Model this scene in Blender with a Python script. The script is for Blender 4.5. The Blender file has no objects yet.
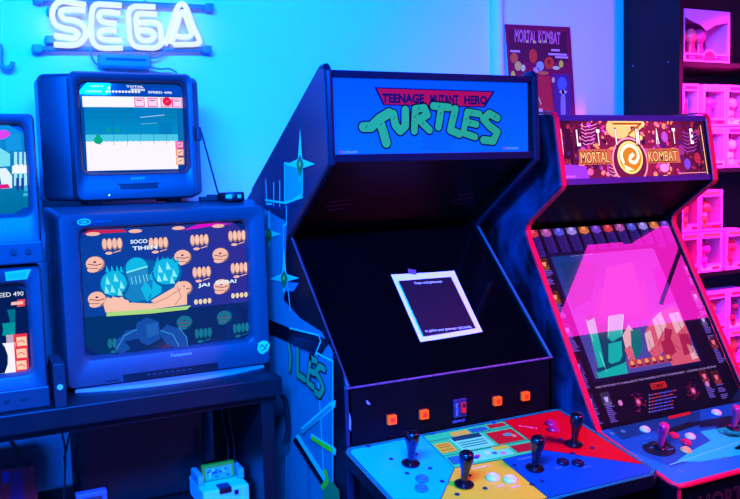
import bpy, math, random
from mathutils import Vector, Matrix
C = bpy.context.scene.collection
sc = bpy.context.scene

# ------------------------------------------------------------------ camera
F = 830.0
CAM = Vector((0, 0, 1.55))
YAW, PITCH, ROLL = math.radians(26.2), math.radians(5.2), math.radians(-1.63)
fw = Vector((math.sin(YAW)*math.cos(PITCH), math.cos(YAW)*math.cos(PITCH), -math.sin(PITCH)))
rt = Vector((math.cos(YAW), -math.sin(YAW), 0)); up = rt.cross(fw)
cr, sr = math.cos(ROLL), math.sin(ROLL)
RT = cr*rt + sr*up; UP = -sr*rt + cr*up
cd = bpy.data.cameras.new('camera'); cam = bpy.data.objects.new('camera', cd); C.objects.link(cam)
cd.sensor_width = 36; cd.lens = F*36/740; cd.clip_start = .02
cam.matrix_world = Matrix.Translation(CAM) @ Matrix((RT, UP, -fw)).transposed().to_4x4()
sc.camera = cam
# ------------------------------------------------------------------ world, exposure, lights
w = bpy.data.worlds.new('world'); sc.world = w; w.use_nodes = True
w.node_tree.nodes['Background'].inputs[0].default_value = (.02, .05, 1, 1)
w.node_tree.nodes['Background'].inputs[1].default_value = .05
sc.view_settings.view_transform = 'Standard'; sc.view_settings.look = 'None'
sc.view_settings.gamma = 1; sc.view_settings.use_curve_mapping = False
sc.view_settings.exposure = 0
def area(name, loc, tgt, sx, sy, power, col):
    l = bpy.data.lights.new(name, 'AREA'); l.shape = 'RECTANGLE'; l.size = sx; l.size_y = sy
    l.energy = power; l.color = col
    o = bpy.data.objects.new(name, l); C.objects.link(o); o.location = loc
    o.rotation_euler = (Vector(tgt)-Vector(loc)).to_track_quat('-Z', 'Y').to_euler()
    return o
BLUE = (0.0, .105, 1.0)
area('blue_wash_light', (.0, .62, 2.52), (.75, 2.9, 1.35), 1.3, .5, 820, BLUE)
area('blue_low_fill', (-.7, -.6, 1.35), (.4, 2.6, .8), .8, .6, 70, BLUE)  # unseen fill, set low to brighten the wall beneath the desk
def spot(name, loc, tgt, deg, blend, power, col, rad=.12):
    l = bpy.data.lights.new(name, 'SPOT'); l.spot_size = math.radians(deg); l.spot_blend = blend; l.energy = power; l.color = col; l.shadow_soft_size = rad
    o = bpy.data.objects.new(name, l); C.objects.link(o); o.location = loc
    o.rotation_euler = (Vector(tgt)-Vector(loc)).to_track_quat('-Z', 'Y').to_euler()
    return o
PINK = (1.0, .012, .42)
spot('pink_shelf_spot', (3.15, -.5, 2.35), (2.85, 2.6, 1.45), 50, .8, 150, PINK)
spot('pink_shelf_fill', (3.3, 1.75, 2.56), (3.02, 2.6, 1.35), 60, .7, 2200, PINK, .08)  # added ceiling spot, stands in for LED strips inside the shelves
spot('pink_panel_fill', (2.35, .4, 2.45), (1.65, 1.8, .98), 56, .85, 290, (1.0, .03, .3), .35)  # unseen spot added to redden the control panels and moulding
spot('pink_low_fill', (1.0, .25, .25), (.5, 2.5, .60), 30, 1, 6, (1.0, .01, .12), .1)  # unseen spot added low, reddens the console and boxes under the desk
PINK_L = 4.2   # radiance of the magenta ceiling panel

# ------------------------------------------------------------------ helpers
def lin(c):
    f = lambda v: v/12.92 if v <= .04045 else ((v+.055)/1.055)**2.4
    return tuple(f(v/255.0) for v in c)
_m = {}
def mat(name, col=(128, 128, 128), rough=.5, metal=0, em=None, es=0, noise=0, scale=40, spec=.5, coat=0, bump=0, linear=False, ior=None):
    if name in _m: return _m[name]
    m = bpy.data.materials.new(name); m.use_nodes = True; nt = m.node_tree; b = nt.nodes['Principled BSDF']
    c = col if linear else lin(col)
    b.inputs['Base Color'].default_value = (*c, 1); b.inputs['Roughness'].default_value = rough
    b.inputs['Metallic'].default_value = metal; b.inputs['Specular IOR Level'].default_value = spec
    b.inputs['Coat Weight'].default_value = coat
    if em: b.inputs['Emission Color'].default_value = (*lin(em), 1); b.inputs['Emission Strength'].default_value = es
    if noise or bump:
        tc = nt.nodes.new('ShaderNodeTexCoord'); n = nt.nodes.new('ShaderNodeTexNoise'); n.inputs['Scale'].default_value = scale
        n.inputs['Detail'].default_value = 5
        nt.links.new(tc.outputs['Object'], n.inputs['Vector'])
        if noise:
            r = nt.nodes.new('ShaderNodeValToRGB')
            r.color_ramp.elements[0].position = .3; r.color_ramp.elements[1].position = .7
            r.color_ramp.elements[0].color = (*[v*(1-noise) for v in c], 1); r.color_ramp.elements[1].color = (*[min(1, v*(1+noise)) for v in c], 1)
            nt.links.new(n.outputs['Fac'], r.inputs[0]); nt.links.new(r.outputs[0], b.inputs['Base Color'])
        if bump:
            bp = nt.nodes.new('ShaderNodeBump'); bp.inputs['Strength'].default_value = bump; bp.inputs['Distance'].default_value = .002
            nt.links.new(n.outputs['Fac'], bp.inputs['Height']); nt.links.new(bp.outputs[0], b.inputs['Normal'])
    _m[name] = m; return m
def ink(name, em=0, rough=.5, spec=.5, coat=0, base=1.0):
    """printed or lit picture: colour comes from the mesh's own face colours"""
    if name in _m: return _m[name]
    m = bpy.data.materials.new(name); m.use_nodes = True; nt = m.node_tree; b = nt.nodes['Principled BSDF']
    a = nt.nodes.new('ShaderNodeAttribute'); a.attribute_name = 'Col'
    if base > 0:
        mx = nt.nodes.new('ShaderNodeVectorMath'); mx.operation = 'SCALE'; mx.inputs['Scale'].default_value = base
        nt.links.new(a.outputs['Color'], mx.inputs[0]); nt.links.new(mx.outputs[0], b.inputs['Base Color'])
    else: b.inputs['Base Color'].default_value = (.004, .004, .005, 1)
    b.inputs['Roughness'].default_value = rough; b.inputs['Specular IOR Level'].default_value = spec
    b.inputs['Coat Weight'].default_value = coat; b.inputs['Coat Roughness'].default_value = .05
    if em: nt.links.new(a.outputs['Color'], b.inputs['Emission Color']); b.inputs['Emission Strength'].default_value = em
    _m[name] = m; return m
def glass(name, ior=1.6, tint=(1, 1, 1), rough=.01):
    m = bpy.data.materials.new(name); m.use_nodes = True; nt = m.node_tree; nt.nodes.clear()
    o = nt.nodes.new('ShaderNodeOutputMaterial'); mx = nt.nodes.new('ShaderNodeMixShader')
    fr = nt.nodes.new('ShaderNodeFresnel'); fr.inputs[0].default_value = ior
    t = nt.nodes.new('ShaderNodeBsdfTransparent'); t.inputs[0].default_value = (*tint, 1)
    g = nt.nodes.new('ShaderNodeBsdfGlossy'); g.inputs['Roughness'].default_value = rough
    ge = nt.nodes.new('ShaderNodeNewGeometry'); mu = nt.nodes.new('ShaderNodeMath'); mu.operation = 'SUBTRACT'; mu.use_clamp = True
    nt.links.new(fr.outputs[0], mu.inputs[0]); nt.links.new(ge.outputs['Backfacing'], mu.inputs[1])
    nt.links.new(mu.outputs[0], mx.inputs[0]); nt.links.new(t.outputs[0], mx.inputs[1]); nt.links.new(g.outputs[0], mx.inputs[2])
    nt.links.new(mx.outputs[0], o.inputs[0]); return m

def wl(o):
    v = Vector((0, 0, 0))
    while o is not None: v += o.location; o = o.parent
    return v
def thing(name, label, cat, loc=(0, 0, 0), group=None):
    o = bpy.data.objects.new(name, None); C.objects.link(o); o.location = loc; o.empty_display_size = .05
    o['label'] = label; o['category'] = cat
    if group: o['group'] = group
    return o
def tag(o, label, cat, group=None):
    o['label'] = label; o['category'] = cat
    if group: o['group'] = group
    return o
class MB:
    def __init__(s): s.v = []; s.f = []; s.c = []
    def add(s, vs, fs, col=None):
        n = len(s.v); s.v += [Vector(v) for v in vs]; s.f += [[i+n for i in f] for f in fs]; s.c += [col]*len(fs); return s
    def box(s, x0, x1, y0, y1, z0, z1, M=None, col=None):
        v = [Vector((x, y, z)) for z in (z0, z1) for y in (y0, y1) for x in (x0, x1)]
        if M: v = [M @ p for p in v]
        return s.add(v, [(0, 2, 3, 1), (4, 5, 7, 6), (0, 1, 5, 4), (2, 6, 7, 3), (0, 4, 6, 2), (1, 3, 7, 5)], col)
    def prism(s, prof, x0, x1, col=None):
        """prof: (y, z) outline extruded along X"""
        n = len(prof)
        v = [(x0, y, z) for y, z in prof]+[(x1, y, z) for y, z in prof]
        return s.add(v, [list(range(n)), list(range(2*n-1, n-1, -1))]+[(i, i+n, (i+1) % n+n, (i+1) % n) for i in range(n)], col)
    def tube(s, pts, r, n=8, col=None, closed=False):
        pts = [Vector(p) for p in pts]; L = len(pts); vs = []; fs = []; pn = None
        for i, p in enumerate(pts):
            a = pts[max(i-1, 0)] if not closed else pts[i-1]; b = pts[min(i+1, L-1)] if not closed else pts[(i+1) % L]
            t = (b-a).normalized()
            if pn is None: pn = t.cross(Vector((.31, .2, .93))).normalized()
            pn = (pn - t*pn.dot(t)).normalized(); q = t.cross(pn)
            rr = r[i] if isinstance(r, (list, tuple)) else r
            vs += [p+rr*(math.cos(2*math.pi*k/n)*pn+math.sin(2*math.pi*k/n)*q) for k in range(n)]
        for i in range(L if closed else L-1):
            j = (i+1) % L
            fs += [(i*n+k, i*n+(k+1) % n, j*n+(k+1) % n, j*n+k) for k in range(n)]
        if not closed: fs += [list(range(n))[::-1], list(range((L-1)*n, L*n))]
        return s.add(vs, fs, col)
    def lathe(s, prof, M=None, n=20, col=None):
        M = M or Matrix(); vs = []; fs = []
        for r, z in prof: vs += [M @ Vector((r*math.cos(2*math.pi*k/n), r*math.sin(2*math.pi*k/n), z)) for k in range(n)]
        for i in range(len(prof)-1): fs += [(i*n+k, i*n+(k+1) % n, (i+1)*n+(k+1) % n, (i+1)*n+k) for k in range(n)]
        fs += [list(range(n))[::-1], list(range((len(prof)-1)*n, len(prof)*n))]
        return s.add(vs, fs, col)
    def loft(s, loops, cap0=True, cap1=True, col=None):
        n = len(loops[0]); vs = [p for l in loops for p in l]; fs = []
        for i in range(len(loops)-1): fs += [(i*n+k, i*n+(k+1) % n, (i+1)*n+(k+1) % n, (i+1)*n+k) for k in range(n)]
        if cap0: fs.append(list(range(n))[::-1])
        if cap1: fs.append(list(range((len(loops)-1)*n, len(loops)*n)))
        return s.add(vs, fs, col)
    def ball(s, c, rx, ry, rz, n=14, m=9, col=None, M=None):
        vs = []; c = Vector(c)
        for i in range(m+1):
            t = math.pi*(i+.001)/(m+.002)
            for k in range(n):
                p = Vector((rx*math.sin(t)*math.cos(2*math.pi*k/n), ry*math.sin(t)*math.sin(2*math.pi*k/n), rz*math.cos(t)))
                vs.append(c+(M @ p if M else p))
        return s.add(vs, [(i*n+k, (i+1)*n+k, (i+1)*n+(k+1) % n, i*n+(k+1) % n) for i in range(m) for k in range(n)], col)
    def build(s, name, m, parent=None, bevel=0, smooth=False, seg=2):
        off = wl(parent) if parent else Vector((0, 0, 0))
        me = bpy.data.meshes.new(name); me.from_pydata([v-off for v in s.v], [], s.f); me.update()
        o = bpy.data.objects.new(name, me); C.objects.link(o)
        if parent: o.parent = parent
        me.materials.append(m)
        if any(c is not None for c in s.c):
            a = me.color_attributes.new('Col', 'FLOAT_COLOR', 'CORNER')
            buf = []
            for p, c in zip(me.polygons, s.c): buf += list((*(lin(c or (128, 128, 128))), 1))*p.loop_total
            a.data.foreach_set('color', buf)
        else:
            import bmesh
            bm = bmesh.new(); bm.from_mesh(me); bmesh.ops.recalc_face_normals(bm, faces=bm.faces); bm.to_mesh(me); bm.free()
        if smooth:
            me.polygons.foreach_set('use_smooth', [True]*len(me.polygons))
            try: me.set_sharp_from_angle(angle=math.radians(40))
            except Exception: pass
        if bevel:
            b = o.modifiers.new('bevel', 'BEVEL'); b.width = bevel; b.segments = seg; b.limit_method = 'ANGLE'; b.angle_limit = math.radians(35)
        return o
def struct(o): o['kind'] = 'structure'; return o
def ray(px, py): return RT*(px-370)-UP*(py-249.5)+fw*F
def at(ax, val, px, py):
    d = ray(px, py); i = 'XYZ'.index(ax); return CAM+d*((val-CAM[i])/d[i])
def rrect(x0, x1, z0, z1, r, y, n=5):
    out = []
    for cx, cz, a in ((x1-r, z1-r, 0), (x0+r, z1-r, 90), (x0+r, z0+r, 180), (x1-r, z0+r, 270)):
        for k in range(n+1):
            t = math.radians(a+90*k/n); out.append(Vector((cx+r*math.cos(t), y, cz+r*math.sin(t))))
    return out
def smooth_path(pts, n=6, closed=False):
    pts = [Vector(p) for p in pts]; L = len(pts); out = []
    rng = range(L if closed else L-1)
    for i in rng:
        g = (lambda k: pts[k % L]) if closed else (lambda k: pts[min(max(k, 0), L-1)])
        a, b, c, d = g(i-1), g(i), g(i+1), g(i+2)
        for k in range(n):
            t = k/n; out.append(.5*((2*b)+(c-a)*t+(2*a-5*b+4*c-d)*t*t+(3*b-a-3*c+d)*t**3))
    if not closed: out.append(pts[-1])
    return out
_tx = {}
def glyphs(txt, off=0):
    k = (txt, off)
    if k in _tx: return _tx[k]
    cu = bpy.data.curves.new('t', 'FONT'); cu.body = txt; cu.size = 1; cu.offset = off; cu.resolution_u = 3; cu.fill_mode = 'FRONT'
    o = bpy.data.objects.new('t', cu); C.objects.link(o)
    dg = bpy.context.evaluated_depsgraph_get(); dg.update(); me = o.evaluated_get(dg).to_mesh()
    v = [(p.co.x, p.co.y) for p in me.vertices]; f = [list(p.vertices) for p in me.polygons]
    o.evaluated_get(dg).to_mesh_clear(); bpy.data.objects.remove(o); bpy.data.curves.remove(cu)
    _tx[k] = (v, f); return _tx[k]
class Art:
    """flat (or gently bulged) picture on a real surface; layers lie fractions of a millimetre apart"""
    def __init__(s, O, U, V, step=.00035, bulge=None, clip=None):
        s.O = Vector(O); s.U = Vector(U).normalized(); s.V = Vector(V).normalized(); s.N = s.U.cross(s.V); s.st = step; s.b = bulge; s.mb = MB(); s.clip = clip
    def px(s, x, y):
        d = ray(x, y); p = CAM+d*((s.O-CAM).dot(s.N)/d.dot(s.N)); q = p-s.O; return (q.dot(s.U), q.dot(s.V))
    def P(s, u, v, l): return s.O+s.U*u+s.V*v+s.N*(l*s.st+(s.b(u, v) if s.b else 0))
    def _clip(s, pts):
        if not s.clip: return pts
        x0, x1, y0, y1 = s.clip
        for ax, val, sg in ((0, x0, 1), (0, x1, -1), (1, y0, 1), (1, y1, -1)):
            out = []
            for i in range(len(pts)):
                a, b = pts[i-1], pts[i]; ia = (a[ax]-val)*sg >= 0; ib = (b[ax]-val)*sg >= 0
                if ia != ib:
                    t = (val-a[ax])/(b[ax]-a[ax]); out.append((a[0]+t*(b[0]-a[0]), a[1]+t*(b[1]-a[1])))
                if ib: out.append(b)
            pts = out
            if len(pts) < 3: return []
        return pts
    def poly(s, pts, col, l=1):
        pts = s._clip(list(pts))
        if len(pts) > 2:
            a = sum(pts[i-1][0]*pts[i][1]-pts[i][0]*pts[i-1][1] for i in range(len(pts)))
            if a < 0: pts = pts[::-1]
            s.mb.add([s.P(u, v, l) for u, v in pts], [list(range(len(pts)))], col)
        return s
    def pp(s, pts, col, l=1): return s.poly([s.px(*p) for p in pts], col, l)
    def rect(s, u0, v0, u1, v1, col, l=1, n=1, m=1, col2=None):
        for i in range(n):
            for j in range(m):
                a, b = u0+(u1-u0)*i/n, u0+(u1-u0)*(i+1)/n; c, d = v0+(v1-v0)*j/m, v0+(v1-v0)*(j+1)/m
                k = col if col2 is None else tuple(col[q]+(col2[q]-col[q])*(j+.5)/m for q in range(3))
                s.poly([(a, c), (b, c), (b, d), (a, d)], k, l)
        return s
    def ell(s, u, v, ru, rv, col, l=1, n=16, a0=0, a1=360, rot=0):
        c, d = math.cos(rot), math.sin(rot); p = []
        for k in range(n+(0 if a1-a0 == 360 else 1)):
            t = math.radians(a0+(a1-a0)*k/n); x, y = ru*math.cos(t), rv*math.sin(t); p.append((u+c*x-d*y, v+d*x+c*y))
        return s.poly(p, col, l)
    def line(s, pts, w, col, l=1, caps=True, closed=False):
        if closed: pts = list(pts)+[pts[0]]
        for k_, (a, b) in enumerate(zip(pts, pts[1:])):
            dx, dy = b[0]-a[0], b[1]-a[1]; L = math.hypot(dx, dy) or 1e-9; nx, ny = -dy/L*w/2, dx/L*w/2
            s.poly([(a[0]+nx, a[1]+ny), (a[0]-nx, a[1]-ny), (b[0]-nx, b[1]-ny), (b[0]+nx, b[1]+ny)], col, l+.04*(k_ % 8))
        if caps:
            for k_, p in enumerate(pts): s.ell(p[0], p[1], w/2, w/2, col, l+.36+.05*(k_ % 8), 12)
        return s
    def lpx(s, pts, w, col, l=1, caps=True, closed=False): return s.line([s.px(*p) for p in pts], w, col, l, caps, closed)
    def text(s, t, u, v, h, col, l=2, w=None, off=0, rot=0, align='l', shear=0):
        """h: cap height; w: fit to this width"""
        vs, fs = glyphs(t, off)
        if not vs: return s
        x0 = min(p[0] for p in vs); x1 = max(p[0] for p in vs); sy = h/.73
        sx = sy if w is None else w/(x1-x0)
        ww = (x1-x0)*sx; ox = {'l': 0, 'c': -ww/2, 'r': -ww}[align]; c, d = math.cos(rot), math.sin(rot); out = []
        for p in vs:
            x, y = (p[0]-x0)*sx+ox, p[1]*sy; x += y*shear
            out.append(s.P(u+c*x-d*y, v+d*x+c*y, l))
        s.mb.add(out, fs, col); return s
    def build(s, name, m, parent=None): return s.mb.build(name, m, parent)
def frame_on(O, U, V):
    """matrix with X=U, Y=V, Z=outward normal"""
    U = Vector(U).normalized(); V = Vector(V).normalized(); N = U.cross(V); M = Matrix((U, V, N)).transposed().to_4x4(); M.translation = Vector(O); return M

# ------------------------------------------------------------------ materials
wallm = mat('wall_paint', (232, 232, 232), .75, noise=.02, scale=3, bump=.05)
ceilm = mat('ceiling_dark', (14, 14, 16), .9, noise=.1)
floorm = mat('floor_dark', (30, 28, 30), .6, noise=.3, scale=8)
blackp = mat('black_plastic', (16, 16, 18), .32, noise=.1, scale=60)
blackw = mat('black_wood', (6, 6, 8), .45, spec=.12, noise=.25, scale=30, bump=.08)
deskm = mat('desk_laminate', (20, 20, 23), .45, spec=.3, noise=.2, scale=25)
tvm = mat('tv_plastic', (36, 36, 42), .42, noise=.06, scale=80)
tvm2 = mat('tv_plastic_grey', (58, 58, 64), .45, noise=.06, scale=80)
tvm3 = mat('tv_plastic_mid', (52, 52, 58), .45, noise=.06, scale=80)
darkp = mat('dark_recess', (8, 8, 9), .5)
cablem = mat('cable_rubber', (10, 10, 11), .5)
chrome = mat('chrome', (190, 190, 195), .2, metal=1)
lit = ink('screen_picture', em=1.0, rough=.08, base=0)
litbox = ink('backlit_print', em=.5, rough=.15, base=.25, spec=.3)
litmk = ink('backlit_print_bright', em=1.35, rough=.15, base=.1, spec=.3)
printm = ink('print', rough=.45)
printg = ink('print_gloss', rough=.4, spec=.15)
whitep = mat('white_plastic', (235, 235, 232), .35)

# ------------------------------------------------------------------ room
XL, XR, YF, YB, ZC = -1.6, 5.4, -2.6, 2.9, 2.6
struct(MB().box(XL, XR, YB, YB+.1, 0, ZC).build('wall_back', wallm))
struct(MB().box(XL-.1, XL, YF, YB, 0, ZC).build('wall_left', wallm))
struct(MB().box(XR, XR+.1, YF, YB, 0, ZC).build('wall_right', wallm))
struct(MB().box(XL-.1, XR+.1, YF, YB+.1, -.1, 0).build('floor', floorm))
struct(MB().box(XL-.1, XR+.1, YF, YB+.1, ZC, ZC+.1).build('ceiling', ceilm))
# white conduit on the wall: catches the blue light on one side and the pink on the other
struct(MB().lathe([(.026, .0), (.026, ZC)], Matrix.Translation((2.035, YB-.012, 0)), 24).build('trim_1', wallm, smooth=True))

# ceiling panel lamp (magenta)
t = thing('ceiling_light', 'large rectangular magenta light panel on the dark ceiling beyond the fighting game cabinet', 'light', (4.1, .86, ZC))
MB().box(3.18, 4.88, .44, 1.29, ZC-.02, ZC).build('lamp_frame', blackp, t)
pm = bpy.data.materials.new('magenta_diffuser'); pm.use_nodes = True; nt = pm.node_tree; nt.nodes.clear()
o_ = nt.nodes.new('ShaderNodeOutputMaterial'); e_ = nt.nodes.new('ShaderNodeEmission'); e_.inputs[0].default_value = (1, .012, .62, 1); e_.inputs[1].default_value = PINK_L
nt.links.new(e_.outputs[0], o_.inputs[0])
MB().box(3.21, 4.85, .47, 1.26, ZC-.026, ZC-.021).build('diffuser', pm, t)
MB().box(4.12, 4.85, 1.31, 1.52, ZC-.026, ZC-.001).build('diffuser', pm, t)
MB().tube([(4.02, .66, ZC-.035), (3.94, 1.255, ZC-.035)], .014).build('cross_bar', blackp, t)

# ------------------------------------------------------------------ neon sign
YN = 2.835
sm = mat('neon_tube', (120, 120, 120), .4, em=(250, 253, 255), es=.8)
blu = mat('sign_bar_plastic', (120, 130, 140), .4)
t = thing('neon_sign', 'white neon sign reading SEGA hung high on the cyan wall above the televisions', 'neon sign', tuple(at('Y', 2.9, 124, 50)))
def npath(pts, ox, sc_): return smooth_path([at('Y', YN, p[0]/sc_+ox, p[1]/sc_) for p in pts], 5)
SEGA = {'S': ([[(340, 40), (240, 25), (140, 10), (80, 50), (60, 130), (90, 205), (160, 235), (235, 250), (273, 280), (240, 318), (160, 308), (75, 295)],
               [(335, 90), (230, 80), (150, 85), (132, 120), (165, 158), (250, 170), (320, 215), (340, 285), (300, 350), (230, 376), (75, 370)]], 45, 8.318),
        'E': ([[(635, 45), (520, 38), (430, 38), (395, 80), (385, 190), (388, 310), (420, 375), (480, 400), (645, 400)],
               [(625, 112), (540, 102), (470, 102), (450, 140), (485, 182), (595, 195)], [(595, 255), (530, 250), (470, 255), (452, 295), (490, 328), (640, 335)]], 45, 8.318),
        'G': ([[(200, 46), (120, 44), (60, 46), (25, 80), (26, 170), (35, 260), (70, 308), (140, 318), (205, 316), (240, 285), (235, 190), (205, 150), (95, 150)],
               [(212, 96), (150, 92), (95, 92), (75, 115), (78, 180), (88, 240), (118, 268), (170, 266), (195, 238), (172, 206), (100, 200)]], 125, 6.656),
        'A': ([[(270, 298), (300, 200), (340, 70), (375, 26), (410, 55), (450, 165), (495, 268), (475, 293), (400, 296), (325, 298)],
               [(308, 292), (340, 190), (368, 100), (384, 80), (400, 100), (425, 170), (442, 222), (420, 244), (345, 242)]], 125, 6.656)}
for k, (ps, ox, s_) in SEGA.items():
    b = MB()
    for p in ps: b.tube(npath(p, ox, s_), .0092, 10)
    b.build('neon_letter', sm, t, smooth=True)['label'] = 'white neon letter '+k
def bar(a, b_, r=.008, y=2.865):
    p, q = at('Y', y, *a), at('Y', y, *b_); return MB().tube([p, q], r, 8)
bar((38, -1), (209, 7.5), .009).build('support_bar', blu, t); bar((37, 48.8), (207, 49.5), .009).build('support_bar', blu, t)
for x, y in ((38, -1), (209, 7.5), (37, 48.8), (207, 49.5), (52, 11), (50, 40)):
    p = at('Y', 2.865, x, y); MB().box(p.x-.014, p.x+.014, 2.85, 2.9, p.z-.012, p.z+.012).build('bracket', blu, t, bevel=.003)
for x, y0, y1 in ((145, 1, 10), (90, 2, 12), (148, 49, 56)):
    p, q = at('Y', 2.86, x, y0), at('Y', 2.86, x, y1); MB().tube([p, q], .006).build('tube_clip', blu, t)
p, q = at('Y', 2.87, 98, 54), at('Y', 2.87, 150, 69)
b = MB().box(p.x, q.x, 2.84, 2.9, q.z, p.z)
b.build('transformer', blu, t, bevel=.006)
MB().box(p.x+.02, q.x-.02, 2.836, 2.84, q.z+.022, p.z-.015).build('transformer_label', tvm2, t)
MB().tube(smooth_path([at('Y', 2.86, *c) for c in ((90, 48), (92, 58), (99, 65), (112, 62))]), .0035).build('sign_cable', blu, t)
MB().tube(smooth_path([at('Y', 2.86, *c) for c in ((171, 40), (166, 50), (158, 57), (150, 58))]), .0035).build('sign_cable', blu, t)
MB().tube(smooth_path([at('Y', 2.86, *c) for c in ((150, 67), (160, 69), (170, 69), (177, 73))]), .0035).build('sign_cable', blu, t)
o = MB().tube(smooth_path([at('Y', 2.86, *c) for c in ((-8, 44), (0, 46), (0, 62), (5, 68), (11, 67), (13, 62))]), .008, 10).build('wall_hook', blu, smooth=True)
tag(o, 'curved grey hook on the cyan wall left of the neon sign', 'hook')

# ------------------------------------------------------------------ desk
ZD = .966
t = thing('desk', 'long dark desk carrying the four televisions', 'desk', (-.3, 2.55, 0))
MB().box(-1.4, .815, 2.262, 2.86, ZD-.055, ZD).build('desktop', deskm, t, bevel=.004)
MB().box(-1.38, .80, 2.285, 2.30, ZD-.075, ZD-.056).build('apron', deskm, t)
for x in (-1.38, .755):
    MB().box(x, x+.04, 2.29, 2.84, .0, ZD-.056).build('side_panel', deskm, t, bevel=.002)
MB().box(-1.339, .754, 2.33, 2.84, .52, .55).build('lower_shelf', deskm, t)

# ------------------------------------------------------------------ televisions
def television(nm, label, X0, X1, Z0, Z1, Yf, win, rear, body, depth, picm, brand, bz, r=.02, feet=.0, inset=.006, sideflare=None):
    """win: picture window x0,x1,z0,z1; body(housing) flare on the left/right/top; depth of the case"""
    xc = (X0+X1)/2
    t = thing(nm, label, 'television', (xc, Yf+depth/2, Z0-feet))
    a = (X0, X1, Z0, Z1)
    L = [rrect(*a, r, Yf+.05), rrect(*a, r, Yf+.012), rrect(X0+inset, X1-inset, Z0+inset, Z1-inset, r, Yf)]
    wx0, wx1, wz0, wz1 = win
    L += [rrect(wx0-.012, wx1+.012, wz0-.012, wz1+.012, .022, Yf+.001), rrect(wx0-.006, wx1+.006, wz0-.006, wz1+.006, .02, Yf+.006), rrect(wx0, wx1, wz0, wz1, .018, Yf+.026)]
    MB().loft(L, False, False).build('front_frame', bz, t, smooth=True)
    MB().loft([rrect(wx0-.001, wx1+.001, wz0-.001, wz1+.001, .018, Yf+.0262), rrect(wx0-.001, wx1+.001, wz0-.001, wz1+.001, .018, Yf+.036)]).build('tube_surround', darkp, t)
    fl, fr, ft = body
    H = [rrect(X0+.002, X1-.002, Z0+.002, Z1-.002, r, Yf+.0505), rrect(X0-fl, X1+fr, Z0+.004, Z1+ft, r, Yf+.10),
         rrect(X0-fl, X1+fr, Z0+.004, Z1+ft, r, Yf+.10+depth*.3),
         rrect(X0+(X1-X0)*.16, X1-(X1-X0)*.16, Z0+.01, Z1-(Z1-Z0)*.16, r, Yf+depth*.8), rrect(X0+(X1-X0)*.28, X1-(X1-X0)*.28, Z0+.02, Z1-(Z1-Z0)*.3, r, Yf+depth)]
    MB().loft(H).build('housing', bz, t, smooth=True)
    if feet:
        for sx in (X0+.04, X1-.08):
            for y in (Yf+.05, Yf+depth*.55): MB().box(sx, sx+.04, y, y+.03, Z0-feet, Z0+.006).build('foot', darkp, t)
    wu, wv = wx1-wx0, wz1-wz0; B = .012
    bulge = lambda u, v: B*(1-((u/wu-.5)*2)**2*.55-((v/wv-.5)*2)**2*.45)-.004
    A = Art((wx0, Yf+.024, wz0), (1, 0, 0), (0, 0, 1), step=.0006, bulge=bulge)
    picm(A, wu, wv)
    # rounded corners of the mask are given by the frame; the picture is one bulged tube face
    A.build('screen', lit, t)
    if brand:
        txt, u, v, h, wd = brand
        Bd = Art((u, Yf-.0004, v), (1, 0, 0), (0, 0, 1)); Bd.text(txt, 0, 0, h, (190, 190, 200), 1, w=wd, align='c', off=.01); Bd.build('brand_lettering', printm, t)
    return t

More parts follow.
